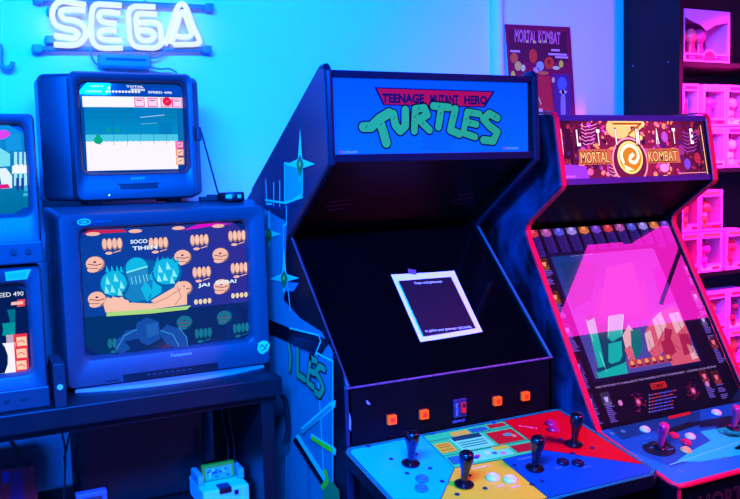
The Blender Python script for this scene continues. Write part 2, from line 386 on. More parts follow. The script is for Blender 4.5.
def game_timer(A, W, H):
    n, m = 20, 16
    A.rect(0, 0, W, H, (2, 70, 150), 0, n, m)
    def R(x0, y0, x1, y1, c, l=1, c2=None):   # x right, y down, fractions of the window
        A.rect(W*x0, H*(1-y1), W*x1, H*(1-y0), c, l, max(1, int((x1-x0)*n)), max(1, int((y1-y0)*m)), c2)
    R(.04, .03, .99, .13, (0, 70, 190), 1)
    R(.02, .15, .995, .27, (250, 248, 255), 1)
    R(.03, .27, .94, .67, (0, 150, 205), 1, (0, 120, 175))
    R(.03, .58, .93, .66, (150, 240, 245), 2, (0, 160, 210))
    R(.03, .655, .92, .985, (252, 246, 254), 2)
    R(.93, .27, .99, .66, (10, 110, 175), 2)
    for x in (.16, .29, .42, .55, .68, .81): R(x, .28, x+.004, .70, (20, 120, 160), 3)
    for y in (.40, .55): R(.05, y, .92, y+.005, (20, 120, 165), 3)
    R(.50, .29, .76, .43, (0, 125, 190), 3); R(.74, .44, .87, .58, (0, 125, 185), 3)
    for x in (.51, .64, .77, .89): 
        R(x, .16, x+.10, .265, (240, 60, 160), 3); R(x+.008, .17, x+.092, .255, (250, 215, 240), 4); R(x+.02, .185, x+.075, .195, (120, 20, 90), 5)
    R(.88, .16, .985, .265, (250, 90, 190), 3)
    A.ell(W*.835, H*.80, W*.045, H*.052, (235, 15, 35), 6); A.line([(W*.82, H*.79), (W*.85, H*.81)], .002, (255, 120, 120), 7)
    A.line([(W*.56, H*.615), (W*.80, H*.645)], .0015, (200, 240, 255), 4); A.line([(W*.56, H*.54), (W*.72, H*.55)], .0012, (120, 210, 240), 4)
    for x, y, c, r_ in ((.145, .645, (0, 170, 120), .042), (.245, .54, (10, 150, 160), .03), (.325, .54, (10, 150, 160), .03)):
        A.ell(W*x, H*(1-y), W*r_, H*r_, c, 4); A.ell(W*x, H*(1-y)+H*r_, W*r_*.5, H*r_*.6, c, 4)
    for j, y in enumerate((.66, .75, .85)):
        R(.90, y, .985, y+.085, ((235, 40, 140), (240, 120, 110), (245, 160, 110))[j], 3); R(.91, y+.01, .975, y+.073, ((250, 170, 210), (255, 215, 180), (255, 225, 190))[j], 4)
        A.line([(W*.925, H*(1-y-.05)), (W*.96, H*(1-y-.03))], .0025, (190, 30, 90), 5)
    g = (245, 250, 255)
    A.text('AREA-0', W*.10, H*.955, H*.02, g, 4, w=W*.12); A.text('MAXIMUM', W*.06, H*.895, H*.022, g, 4, w=W*.14)
    for k in range(11): A.ell(W*(.25+.031*k), H*.905, W*.013, H*.014, g, 4, 8)
    A.ell(W*.275, H*.945, W*.014, H*.016, g, 4, 8)
    A.text('TOTAL', W*.44, H*.955, H*.022, g, 4, w=W*.17, off=.03); A.text('00000', W*.48, H*.918, H*.026, g, 4, w=W*.14, off=.03)
    A.text('SPEED 490', W*.65, H*.892, H*.026, g, 4, w=W*.24, off=.02)
def fist(A, u, v, s, kind=0, c=(248, 190, 165)):
    d = tuple(int(x*.62) for x in c); k = tuple(min(255, int(x*1.06)) for x in c)
    if kind == 0:
        for i in range(4):
            A.ell(u+(i-1.5)*s*.23, v, s*.135, s*.30, d, 4, 12); A.ell(u+(i-1.5)*s*.23-s*.012, v+s*.03, s*.108, s*.25, k if i % 2 else c, 5, 10)
        A.ell(u-s*.18, v-s*.42, s*.17, s*.07, c, 5, 10); A.line([(u+s*.05, v-s*.40), (u+s*.36, v-s*.33)], s*.04, c, 5)
    else:
        A.ell(u, v, s*.44, s*.38, d, 4, 14); A.ell(u-s*.02, v+s*.04, s*.40, s*.32, c, 5, 14)
        A.ell(u-s*.12, v-s*.26, s*.26, s*.13, c, 5, 12)
        A.line([(u-s*.34, v+s*.02), (u+s*.05, v-s*.06), (u+s*.32, v+s*.0)], s*.04, (120, 50, 60), 6, caps=False)
        A.ell(u-s*.02, v+s*.1, s*.07, s*.05, (90, 40, 70), 6, 8)
        A.line([(u-s*.30, v-s*.18), (u+s*.1, v-s*.21)], s*.03, (130, 60, 60), 6, caps=False)
def game_fists(A, W, H):
    n, m = 22, 16
    for j in range(m):
        for i in range(n):
            fx, fy = (i+.5)/n, (j+.5)/m
            a = (8, 62, 150); b = (52, 40, 140)
            q = min(1, max(0, fx*1.2-.3+fy*.1)); c = [a[k]*(1-q)+b[k]*q for k in range(3)]
            if fy < .33: c = [v*.9 if k else v*.4 for k, v in enumerate(c)]; c = [c[0]*.6, c[1]*.85, c[2]*.72]
            A.rect(W*i/n, H*j/m, W*(i+1)/n, H*(j+1)/m, tuple(c), 0)
    A.poly([(W*.01, H*.965), (W*.27, H*.965), (W*.25, H*.99), (W*.01, H*.995)], (200, 30, 60), 1)
    A.poly([(W*.60, H*.955), (W*.92, H*.985), (W*.82, H*.999), (W*.70, H*.995)], (230, 0, 200), 1)  # magenta lamp reflection on the tube, painted into the picture
    def p(x, y): u, v = A.px(x, y); return u, v
    s = W*.125
    for x, y, k in ((112, 244, 0), (158, 243, 0), (199, 240, 0), (237, 236, 0), (95, 264, 1), (182, 257, 1), (220, 255, 1), (201, 272, 0), (239, 268, 0), (97, 299, 1), (183, 288, 1), (221, 286, 1)):
        fist(A, *p(x, y), s, k)
    for x, y in ((93, 234), (135, 231), (178, 228), (218, 226)): A.ell(*p(x, y), s*.32, s*.09, (245, 185, 160), 4)
    for x, y in ((202, 301), (239, 295)): 
        u, v = p(x, y)
        for i in range(4): A.ell(u+(i-1.5)*s*.23, v, s*.1, s*.14, (235, 215, 170), 4, 8)
    for x, y, k in ((184, 322, 1), (224, 317, 1), (203, 333, 0), (241, 328, 0), (117, 343, 0)): fist(A, *p(x, y), s*.95, k, (20, 110, 140))
    # armoured bruiser
    cy = (15, 185, 225); dc = (5, 95, 165); hi = (140, 240, 255); fl = (250, 195, 170)
    P = lambda pts, c, l=7: A.poly([p(*q) for q in pts], c, l)
    P([(103, 304), (110, 290), (140, 286), (175, 277), (186, 290), (186, 304), (150, 309), (105, 312)], (245, 195, 165), 7)
    P([(106, 312), (160, 308), (190, 305), (186, 309), (150, 313), (106, 316)], (170, 220, 120), 8)
    P([(120, 268), (140, 258), (160, 262), (176, 276), (172, 294), (150, 303), (126, 302), (117, 290)], dc, 8)
    P([(126, 282), (140, 276), (152, 280), (150, 298), (132, 302), (124, 296)], (20, 130, 190), 9)
    P([(140, 288), (152, 270), (162, 278), (160, 292), (146, 301)], cy, 9)
    for (x0, y0, r1, r2) in ((114, 284, 14, 14), (166, 272, 15, 15)):
        u, v = p(x0, y0); k = W/163
        A.ell(u, v, r1*k, r2*k, dc, 9, 18); A.ell(u-.002, v+.003, r1*k*.86, r2*k*.86, cy, 10, 18)
        for dx, dy in ((-7, -3), (1, -6), (7, 1), (-2, 5), (5, 8), (-8, 6)): A.poly([p(x0+dx-2, y0+dy+3), p(x0+dx+3, y0+dy+3), p(x0+dx-1, y0+dy-5)], hi, 11)
    for x in (156, 161, 166, 171, 176): P([(x-2, 264), (x+2, 264), (x+1, 256)], cy, 9)
    for x in (107, 112, 117, 121): P([(x-2, 272), (x+2, 272), (x-1, 265)], cy, 9)
    u, v = p(136, 272); k = W/163
    A.ell(u, v+.01, 12*k, 12*k, dc, 11, 18); A.ell(u, v+.012, 10.5*k, 10.5*k, cy, 12, 18)
    P([(125, 273), (145, 267), (149, 277), (140, 285), (129, 284)], (30, 140, 195), 13)
    for x in (130, 134, 138, 142, 145): A.line([p(x, 275+(x-138)*-.2), p(x+1.5, 282+(x-138)*-.2)], .0016, hi, 14)
    A.line([p(126, 272), p(146, 266)], .004, hi, 14)
    P([(112, 296), (128, 300), (128, 308), (108, 308)], fl, 10); P([(150, 300), (178, 284), (186, 290), (182, 302), (160, 307)], fl, 10)
    A.line([p(152, 303), p(166, 297), p(180, 288)], .0018, (190, 90, 80), 11); A.line([p(176, 286), p(180, 296), p(174, 304)], .0018, (190, 90, 80), 11)
    # mirrored dim figure below
    dk = (20, 75, 160); dd = (8, 40, 105); hl = (50, 140, 215)
    P([(134, 340), (136, 322), (146, 317), (158, 321), (160, 338), (148, 345)], dk, 8); P([(145, 324), (157, 322), (158, 334), (147, 337)], (30, 95, 180), 9)
    P([(115, 352), (116, 340), (126, 330), (137, 328), (138, 338), (130, 348), (122, 354)], dk, 8); P([(158, 332), (166, 324), (178, 328), (186, 338), (186, 348), (176, 348), (166, 344)], dk, 8)
    P([(124, 341), (138, 338), (144, 347), (134, 352)], dd, 9); A.line([p(116, 349), p(124, 335), p(136, 329)], .003, hl, 9); A.line([p(160, 330), p(172, 334), p(178, 345)], .003, hl, 9); A.line([p(178, 327), p(186, 337), p(187, 346)], .0025, hl, 9)
    g = (225, 250, 255)
    u, v = p(130, 243.5); A.text('SOCO', u, v, H*.03, g, 6, w=W*.10, off=.03)
    u, v = p(132, 250); A.text('TIHEN', u, v, H*.03, g, 6, w=W*.145, off=.03)
    u, v = p(197, 286.5); A.text('JAI', u, v, H*.028, g, 8, w=W*.075, off=.03)
    u, v = p(215, 284); A.text('REBA!', u, v, H*.03, g, 8, w=W*.135, off=.03)
def game_street(A, W, H):
    A.rect(0, 0, W, H, (0, 110, 150), 0, 10, 12, (10, 140, 215))
    def p(x, y): return A.px(x, y)
    P = lambda pts, c, l=2: A.poly([p(*q) for q in pts], c, l)
    P([(-170, 206), (28, 191), (28, 207), (-170, 222)], (0, 120, 140), 1); P([(-170, 196), (28, 184), (28, 196), (-170, 209)], (60, 180, 215), 1)
    P([(-170, 182), (6, 168), (12, 176), (12, 188), (-170, 202)], (225, 245, 250)); P([(-170, 196), (8, 184), (10, 188), (-170, 201)], (220, 20, 120), 3)
    P([(-170, 160), (0, 148), (10, 154), (10, 166), (-170, 180)], (120, 225, 240), 2)
    P([(-170, 143), (6, 130), (11, 134), (4, 139), (-170, 152)], (225, 60, 225), 2)
    for x in (14, 19, 24): 
        P([(x, 152), (x+3, 152), (x+3, 185), (x, 186)], (170, 235, 245), 3); P([(x-2, 166), (x+4, 164), (x+4, 172), (x-2, 174)], (245, 250, 250), 4)
    for x in (16, 21): P([(x, 178), (x+3, 178), (x+3, 190), (x, 190)], (30, 60, 150), 5)
    P([(6, 135), (20, 133), (22, 150), (6, 152)], (20, 150, 220), 1)
def game_timer_zoom(A, W, H):
    A.rect(0, 0, W, H, (2, 22, 60), 0, 12, 10)
    def p(x, y): return A.px(x, y)
    A.text('SPEED 490', *p(-8, 298), .012, (235, 245, 255), 3, w=.075)
    P = lambda pts, c, l=2: A.poly([p(*q) for q in pts], c, l)
    P([(-190, 320), (25, 299), (25, 306), (-190, 328)], (235, 70, 60)); P([(-190, 322), (23, 301), (23, 304), (-190, 325)], (255, 190, 170), 3)
    P([(-190, 329), (15, 309), (15, 334), (-190, 354)], (0, 110, 130)); P([(-190, 341), (15, 322), (15, 334), (-190, 354)], (0, 150, 150), 3)
    P([(-190, 354), (14, 334), (15, 343), (-190, 362)], (190, 170, 190)); P([(-190, 361), (15, 342), (17, 372), (-190, 396)], (250, 245, 250), 3)
    P([(13, 334), (27, 333), (29, 370), (16, 373)], (235, 50, 50), 4)
    for y in (336, 348, 360): 
        P([(16, y+1), (26, y), (27, y+9), (17, y+10)], (255, 205, 170), 5); A.lpx([(18, y+6), (21, y+4), (25, y+6)], .002, (225, 40, 50), 6)
t1 = television('television', 'small dark television with a white and teal game screen, under the neon sign', .300, .655, 1.493, 1.866, 2.51, (.331, .628, 1.578, 1.835), None, (.075, .04, 0), .36, game_timer, ('SHARP', .478, 1.553, .008, .042), tvm, feet=.012)
MB().box(.425, .535, 2.5085, 2.512, 1.526, 1.540).build('control_door', darkp, t1, bevel=.001)
MB().box(.415, .545, 2.5080, 2.510, 1.541, 1.543).build('door_edge', tvm3, t1)
Bd = Art((.33, 2.5095, 1.545), (1, 0, 0), (0, 0, 1)); Bd.text('CINEMA', 0, 0, .006, (90, 100, 130), 1, w=.045); Bd.text('STEREO SOUND', 0, -.008, .004, (70, 80, 110), 1, w=.045); Bd.build('model_lettering', printm, t1)
MB().lathe([(.002, 0), (.002, .002)], frame_on((.393, 2.5095, 1.51), (1, 0, 0), (0, 0, 1))).build('power_light', mat('led_white', (255, 255, 255), .4, em=(200, 240, 255), es=2), t1)

t2 = television('television', 'large grey television showing rows of pink fists around an armoured fighter', .233, .828, .977, 1.466, 2.39, (.293, .767, 1.062, 1.418), None, (.012, .012, .014), .46, game_fists, ('Panasonic', .553, 1.037, .010, .062), tvm2, r=.014)
loops = []
for y, x0, x1, z1 in ((2.372, .30, .78, .9700), (2.352, .36, .70, .9700)): pass
front = [(.255, 2.400), (.35, 2.368), (.45, 2.352), (.53, 2.348), (.61, 2.352), (.71, 2.368), (.806, 2.400)]
mb = MB(); n_ = len(front)
vs = [(x, y, ZD+.0005) for x, y in front]+[(x, y+.002, ZD+.010) for x, y in front]
mb.add(vs+[(.255, 2.60, ZD+.0005), (.806, 2.60, ZD+.0005), (.255, 2.60, ZD+.010), (.806, 2.60, ZD+.010)],
       [(i, i+1, n_+i+1, n_+i) for i in range(n_-1)]+[[n_+i for i in range(n_)]+[2*n_+3, 2*n_+2], list(range(n_))[::-1]+[2*n_, 2*n_+1], (0, n_, 2*n_+2, 2*n_), (n_-1, 2*n_+1, 2*n_+3, 2*n_-1), (2*n_, 2*n_+2, 2*n_+3, 2*n_+1)])
mb.build('plinth', mat('plinth_plastic', (150, 150, 155), .35), t2)
MB().box(.385, .66, 2.3875, 2.392, .984, 1.004).build('control_strip', darkp, t2, bevel=.001)
for k in range(8): MB().box(.45+.017*k, .46+.017*k, 2.385, 2.3875, .992, .997).build('control_button', tvm3, t2)
MB().box(.335, .372, 2.385, 2.3895, .990, .998).build('power_button', tvm3, t2, bevel=.001)
Bd = Art((0, 2.3893, 0), (1, 0, 0), (0, 0, 1))
u, v = Bd.px(84, 222); Bd.ell(u, v, .018, .009, (150, 220, 240), 1); Bd.ell(u, v, .015, .0065, (40, 60, 90), 2); Bd.text('OK', u, v-.004, .008, (200, 240, 250), 3, align='c', off=.02); Bd.text('STEREO TV', u+.024, v-.003, .005, (80, 100, 130), 1, w=.05)
Bd.build('sticker', printm, t2)['label'] = 'pale oval sticker on the upper left of the frame'
Bd = Art((0, 2.3893, 0), (1, 0, 0), (0, 0, 1)); u, v = Bd.px(263.5, 347)
Bd.poly([(u-.020, v-.006), (u-.016, v+.014), (u-.002, v+.020), (u+.012, v+.017), (u+.021, v+.004), (u+.014, v-.012), (u-.004, v-.022), (u-.014, v-.016)], (225, 235, 235), 1)
Bd.line([(u-.012, v), (u-.004, v+.008), (u+.004, v-.004), (u+.012, v+.008)], .003, (60, 70, 90), 2); Bd.line([(u-.008, v-.01), (u+.008, v-.006)], .003, (60, 70, 90), 2)
Bd.build('sticker', printm, t2)['label'] = 'ragged white sticker on the lower right corner of the frame'
Bd = Art((.2206, 2.39, 0), (0, -1, 0), (0, 0, 1))
for y, z in ((-.10, 1.40), (-.10, 1.345), (-.11, 1.30)): Bd.ell(y-.02, z, .014, .017, (140, 200, 220), 1, 12); Bd.ell(y-.02, z, .009, .011, (60, 80, 110), 2, 10)
Bd.build('sticker', printm, t2)['label'] = 'row of round stickers down the left side of the case'

t3 = television('television', 'grey television cut by the left picture edge, stacked on top of another set', -.335, .186, 1.345, 1.728, 2.30, (-.285, .160, 1.475, 1.70), None, (.004, .004, 0), .42, game_street, None, tvm3, r=.014, feet=.006)
MB().box(-.20, .06, 2.2975, 2.302, 1.415, 1.447).build('recess_panel', darkp, t3, bevel=.002)
MB().box(-.335, .186, 2.292, 2.301, 1.345, 1.402).build('control_panel', tvm3, t3, bevel=.004)
for x in (.035, .075, .115, .15): MB().lathe([(.008, 0), (.0075, .006)], frame_on((x, 2.292, 1.378), (1, 0, 0), (0, 0, 1))).build('control_knob', tvm, t3)
t4 = television('television', 'grey television at the left picture edge standing directly on the desk, lowest of the pair', -.335, .180, .967, 1.337, 2.30, (-.285, .140, 1.062, 1.292), None, (.004, .004, 0), .42, game_timer_zoom, None, tvm2, r=.014, feet=.0)
Bd = Art((0, 2.2993, 0), (1, 0, 0), (0, 0, 1)); Bd.pp([(5, 272), (31, 269), (27, 279), (6, 281)], (150, 190, 205), 1); Bd.pp([(8, 274), (27, 271.5), (25, 277), (8, 279)], (110, 170, 190), 2)
Bd.build('sticker', printm, t4)['label'] = 'pale slanted sticker above the screen'
MB().box(-.335, .180, 2.290, 2.301, .967, 1.022).build('control_panel', tvm3, t4, bevel=.004)
for x in (.02, .045, .07, .11): MB().box(x, x+.012, 2.287, 2.290, .992, .998).build('control_button', tvm, t4)

# box between sets
t = thing('console_box', 'slim upright black box with a round pale emblem, wedged between two televisions on the desk', 'box', (.204, 2.33, ZD))
MB().box(.189, .2185, 2.262, 2.40, ZD+.0005, ZD+.115).build('casing', mat('box_black', (44, 44, 48), .35), t, bevel=.0015)
MB().lathe([(.0075, 0), (.0075, .001)], frame_on((.2037, 2.262, ZD+.055), (1, 0, 0), (0, 0, 1))).build('emblem', mat('emblem_pale', (190, 200, 205), .4), t)
MB().tube([(.1895, 2.2615, ZD+.002), (.1895, 2.2615, ZD+.114), (.218, 2.2615, ZD+.114), (.218, 2.2615, ZD+.002)], .0008, 6).build('edge_trim', chrome, t)
# antenna and display base
t = thing('antenna', 'thin telescopic aerial rod with a clip leaning beside the small television', 'antenna', (.70, 2.55, 1.485))
p, q = at('Y', 2.53, 201, 131), at('Y', 2.53, 218, 193)
MB().tube([p, q], .0028, 8).build('rod', cablem, t)
MB().box(p.x-.016, p.x-.001, 2.52, 2.54, p.z-.03, p.z+.012).build('clip', tvm, t, bevel=.003)
MB().box(q.x-.03, q.x-.0, 2.52, 2.56, 1.481, 1.50).build('clip_base', darkp, t, bevel=.003)
o = MB().box(.658, .712, 2.49, 2.518, 1.481, 1.495).build('signal_box', darkp, bevel=.003); tag(o, 'flat black adapter lying at the foot of the aerial on the large television', 'adapter')
t = thing('display_base', 'small round black display stand on top of the large television, right end', 'stand', (.765, 2.51, 1.481))
p = at('Y', 2.50, 231, 199)
MB().lathe([(.040, 1.4805), (.041, 1.484), (.041, 1.502), (.038, 1.506)], Matrix.Translation((p.x, 2.50, 0)), 32).build('base_disc', blackp, t, smooth=True)
mb = MB().lathe([(.0415, 1.488), (.0415, 1.498)], Matrix.Translation((p.x, 2.4995, 0)), 32); 
Bd = Art((p.x-.016, 2.50-.0395, 1.488), (1, 0, 0), (0, 0, 1)); Bd.rect(-.012, 0, .036, .011, (170, 200, 210), 1); Bd.build('name_plate', printm, t)

# ------------------------------------------------------------------ under the desk
t = thing('game_console', 'red and white game console with a yellow cartridge standing under the desk', 'game console', (.62, 2.45, .551))
q0 = at('Y', 2.40, 226, 499); cx = q0.x
MB().box(cx-.072, cx+.072, 2.39, 2.56, .552, .615).build('body', whitep, t, bevel=.006)
MB().box(cx-.022, cx+.016, 2.385, 2.43, .600, .6185).build('eject_lever', mat('console_red', (150, 10, 25), .4), t, bevel=.003)
for s_ in (-1, 1): MB().box(cx+s_*.064-.009, cx+s_*.064+.009, 2.44, 2.53, .6155, .648).build('controller_holder', mat('console_red2', (165, 170, 178), .4), t, bevel=.003)
MB().box(cx+.024, cx+.036, 2.384, 2.39, .592, .604).build('button', mat('console_red', (150, 10, 25), .4), t)
t = thing('game_cartridge', 'yellow game cartridge with a blue picture label plugged into the red and white console', 'cartridge', (cx, 2.47, .6155))
MB().box(cx-.052, cx+.050, 2.465, 2.485, .616, .668).build('shell', mat('cart_yellow', (235, 165, 30), .4), t, bevel=.003)
Bd = Art((cx-.042, 2.4646, .622), (1, 0, 0), (0, 0, 1)); Bd.rect(0, 0, .082, .036, (120, 175, 225), 1); random.seed(3)
for k in range(14): Bd.ell(random.uniform(.006, .076), random.uniform(.006, .03), random.uniform(.003, .008), random.uniform(.002, .006), random.choice([(20, 40, 130), (210, 230, 240), (40, 80, 160)]), 2+k % 3, 8)
Bd.build('picture_label', printm, t)
t = thing('game_cartridge', 'blue game cartridge lying at the bottom picture edge under the desk', 'cartridge', (.33, 2.42, .551))
q0 = at('Y', 2.42, 76, 493); q1 = at('Y', 2.42, 107, 490)
MB().box(q0.x, q1.x, 2.42, 2.45, .551, q1.z).build('shell', mat('cart_blue', (70, 100, 190), .4), t, bevel=.003)
MB().box(q0.x+.014, q1.x-.014, 2.4185, 2.42, .56, q1.z-.012).build('paper_label', tvm3, t)
q0 = at('Y', 2.6, 0, 466); q1 = at('Y', 2.6, 36, 464)
t = thing('storage_box', 'dark red printed box under the left end of the desk', 'box', (q0.x, 2.7, .551))
MB().box(q0.x-.3, q1.x, 2.6, 2.8, .551, q1.z).build('carton', mat('carton_red', (120, 12, 28), .5, noise=.6, scale=12), t, bevel=.003)
Bd = Art((0, 2.5995, 0), (1, 0, 0), (0, 0, 1)); Bd.pp([(12, 472), (22, 470), (24, 499), (10, 499)], (60, 10, 80), 1); Bd.pp([(2, 472), (9, 471), (9, 482), (3, 484)], (40, 20, 130), 1); Bd.build('carton_print', printm, t)
# black cabinets
for (a, b_, lab) in ((78, 205, 'wide black cabinet standing under the desk between the hanging cables'),):
    p, q = at('Y', 2.58, a, 450), at('Y', 2.58, b_, 450); q.x = min(q.x, .70)
    t = thing('cabinet', lab, 'cabinet', ((p.x+q.x)/2, 2.68, .551))
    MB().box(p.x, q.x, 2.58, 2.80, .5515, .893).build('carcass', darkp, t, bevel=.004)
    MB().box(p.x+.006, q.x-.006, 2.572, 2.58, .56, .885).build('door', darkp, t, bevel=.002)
    MB().tube([(q.x-.03, 2.565, .68), (q.x-.03, 2.565, .76)], .004).build('handle', blackp, t)
def cable(pts, r, lab, y=2.5):
    o = MB().tube(smooth_path([at('Y', y, *p) for p in pts], 6), r, 8).build('cable', cablem, smooth=True); tag(o, lab, 'cable'); return o
cable([(2, 425), (6, 432), (13, 444), (20, 456), (27, 468)], .006, 'thick black cable sagging to the red box at the left under the desk', 2.56)
cable([(62, 418), (62, 432), (65, 448), (65, 470), (64, 499)], .0028, 'thin black cable hanging straight down left of the wide cabinet', 2.5)
cable([(71, 418), (70, 430), (67, 446), (64, 460)], .0028, 'thin black cable slanting onto its neighbour left of the wide cabinet', 2.52)
cable([(222, 398), (223, 420), (228, 445), (228, 470)], .003, 'black cable hanging behind the yellow cartridge, left of a pair', 2.5)
cable([(229, 398), (230, 420), (234, 445), (235, 470)], .003, 'black cable hanging behind the yellow cartridge, right of a pair', 2.5)
o = MB().box(.600, .622, 2.492, 2.512, .872, .905).build('cable_clip', cablem, bevel=.003); tag(o, 'black clip holding the pair of cables under the desk edge', 'clip')
cable([(282, 396), (285, 400), (287, 412), (288, 430), (284, 445)], .008, 'loop of thick black cable hanging beside the painted side of the large arcade cabinet', 2.33)

# ------------------------------------------------------------------ turtle cabinet
TX0, TX1 = .865, 1.545
cabm = mat('cabinet_black', (6, 6, 8), .42, spec=.12, noise=.3, scale=18, bump=.04)
sidem = mat('cabinet_side_blue', (24, 34, 52), .38, noise=.06, scale=30)
t = thing('arcade_cabinet', 'big black four player arcade cabinet with a blue TURTLES marquee', 'arcade cabinet', (1.2, 2.35, 0))
TM = t
prof = [(2.0, 1.822), (1.992, 1.581), (2.312, 1.374), (1.93, .995), (1.93, .0), (2.82, 0), (2.82, 1.41), (2.63, 1.507), (2.03, 1.828)]
edge = mat('edge_moulding_dark', (13, 14, 30), .3, spec=.3)
for x0, x1, mm in ((TX0, TX0+.02, sidem), (TX1-.02, TX1, cabm)):
    sp = MB().prism(prof, x0, x1).build('side_panel', mm, t, bevel=.003)
    xm = (x0+x1)/2
    MB().tube([(xm, y-.0015, z) for y, z in ((2.63, 1.507), (2.03, 1.829), (2.006, 1.829), (1.998, 1.818), (1.990, 1.581), (2.311, 1.374))], .0105, 8).build('edge_moulding', edge, sp)
    MB().tube([(xm, y-.0015, z) for y, z in ((2.312, 1.372), (1.932, .998))], .0045, 8).build('edge_moulding', mat('edge_moulding_pale', (40, 90, 90), .3), sp)
IX0, IX1 = TX0+.02, TX1-.02
MB().prism([(2.04, 1.80), (2.62, 1.495), (2.80, 1.40), (2.80, .05), (2.78, .05), (2.78, 1.385), (2.61, 1.475), (2.04, 1.78)], IX0, IX1).build('back_panel', cabm, t)
MB().box(IX0, IX1, 1.998, 2.04, 1.803, 1.822).build('marquee_frame', edge, t, bevel=.002)
MB().box(IX0, IX1, 1.990, 2.03, 1.582, 1.603).build('marquee_frame', edge, t, bevel=.002)
# marquee picture
A = Art((IX0+.008, 2.006, 1.603), (1, 0, 0), (0, 0, 1), clip=None); W, H = IX1-IX0-.016, .200
MB().box(IX0, IX1, 2.0075, 2.02, 1.60, 1.805).build('marquee_backing', darkp, t)
A.rect(0, 0, W, H, (8, 118, 250), 0, 1, 8, (4, 96, 250))
BK = (12, 20, 70)
def pxp(pts): return [A.px(*p) for p in pts]
A.poly(pxp([(374, 87), (495, 91), (485, 107.5), (383, 105.5)]), BK, 1); A.poly(pxp([(377, 88.5), (492, 92.3), (483.6, 106.2), (384.5, 104.2)]), (225, 18, 60), 2)
for ch_, x0_, x1_ in (('TEENAGE', 380.5, 425), ('MUTANT', 428.5, 459.5), ('HERO', 462.5, 488)):
    u0, v0 = A.px(x0_+1.5, 102.3+(x0_-380)*.02); u1, _ = A.px(x1_, 104); A.text(ch_, u0, v0, .0235, BK, 3, w=u1-u0-.003, off=.05, rot=.004)
def blob(paths, w):
    for pl in paths: A.line(pxp(pl), w+.0085, (6, 10, 40), 4)
    for i_, pl in enumerate(paths): A.line(pxp(pl), w, (50, 190, 100), 5+.9*i_)
    for pl in paths:
        a, b_ = pxp(pl)[:2]; A.line([((a[0]*2+b_[0])/3-.003, (a[1]*2+b_[1])/3-.004), ((a[0]*2+b_[0])/3+.004, (a[1]*2+b_[1])/3+.004)], .0014, (8, 60, 50), 9, caps=False)
blob([[(363, 127), (371, 127), (379, 119), (389, 113)], [(379, 120), (383, 132), (386, 143)]], .026)
blob([[(393, 114), (395, 125), (400, 131), (405, 126), (405, 110)]], .023)
blob([[(415, 109), (414, 131)], [(415, 109), (424, 108), (427, 115), (419, 119)], [(419, 120), (429, 130)]], .021)
blob([[(433, 106), (449, 107.5)], [(441, 107), (438, 127)]], .021)
blob([[(455, 109), (450, 130), (459, 134)]], .022)
blob([[(467, 112), (463, 133), (475, 137)], [(467, 112), (479, 114)], [(466, 122), (476, 124.5)]], .019)
blob([[(497, 118), (489, 113.5), (483, 119), (489, 126), (497, 132), (493, 141), (483, 140)]], .022)
random.seed(5)
for k in range(8):
    y = 135+k*2.1
    A.lpx([(420+random.uniform(-4, 4), y), (455+random.uniform(-6, 3), y-.8)], .0009, (10, 70, 190), 3, caps=False)
u, v = A.px(339, 153.5); A.ell(u+.004, v+.004, .004, .004, (190, 60, 160), 2); A.text('KONAMI', u+.011, v, .007, (150, 200, 240), 2, w=.042)
u, v = A.px(503, 149.5); A.ell(u+.004, v+.004, .004, .004, (190, 60, 160), 2); A.text('KONAMI', u+.011, v, .007, (150, 200, 240), 2, w=.042)
A.build('marquee_sign', litbox, t)
# speaker panel
mspk = MB().prism([(2.028, 1.583), (2.345, 1.385), (2.36, 1.40), (2.045, 1.60)], IX0, IX1); mspk.build('speaker_panel', cabm, t)
Us = Vector((0, 2.028-2.345, 1.583-1.385)).normalized()
A = Art((0, 2.345, 1.385), (1, 0, 0), Us, step=.0008)
for pl in (((330, 202), (349, 199.5)), ((326, 206.5), (350, 203.5)), ((328, 210), (344, 208)), ((459, 195.5), (473, 193)), ((453, 200), (472, 197)), ((454, 204), (466, 202.3))):
    A.lpx(pl, .0035, (190, 20, 70), 1)
g_ = A.build('speaker_slot', printm, t)
# screen glass and lip
yT, zT, yL, zL = 2.330, 1.368, 1.945, .985
MB().prism([(yT, zT), (yL, zL), (yL+.006, zL-.006), (yT+.006, zT-.006)], IX0, IX1).build('monitor_glass', mat('smoked_glass', (3, 3, 4), .12, spec=.2), t)
MB().prism([(1.93, .995), (1.93, .838), (1.95, .838), (1.956, .988), (1.945, .993)], IX0-.012, IX1+.012).build('button_panel', cabm, t, bevel=.002)
MB().tube([(IX0-.015, 1.931, .9955), (IX1+.015, 1.931, .9955)], .0032, 8).build('lip_edge', mat('pink_lit_edge', (78, 62, 84), .35, noise=.7, scale=90), t)  # purple tinge of the pink light painted into the lip colour
for i, (x, y) in enumerate(((389.9, 418.6), (422, 413.4), (495, 400.1), (523, 395.2))):
    p = at('Y', 1.93, x, y)
    bt = MB().box(p.x-.0145, p.x+.0145, 1.925, 1.93, p.z-.0145, p.z+.0145).build('push_button', blackp, t, bevel=.001)
    MB().box(p.x-.0125, p.x+.0125, 1.912, 1.925, p.z-.0125, p.z+.0125).build('button_cap', mat('orange_cap', (255, 80, 0), .35, em=(255, 85, 8), es=.7), bt, bevel=.002)
    MB().box(p.x-.006, p.x+.006, 1.9112, 1.912, p.z-.006, p.z+.006).build('cap_symbol', mat('orange_cap_dark', (225, 40, 10), .35, em=(230, 45, 10), es=.5), bt)
p = at('Y', 1.93, 459, 407.6)
sw = MB().box(p.x-.021, p.x+.021, 1.922, 1.93, p.z-.026, p.z+.026).build('coin_switch', mat('switch_body', (40, 40, 70), .4), t, bevel=.002)
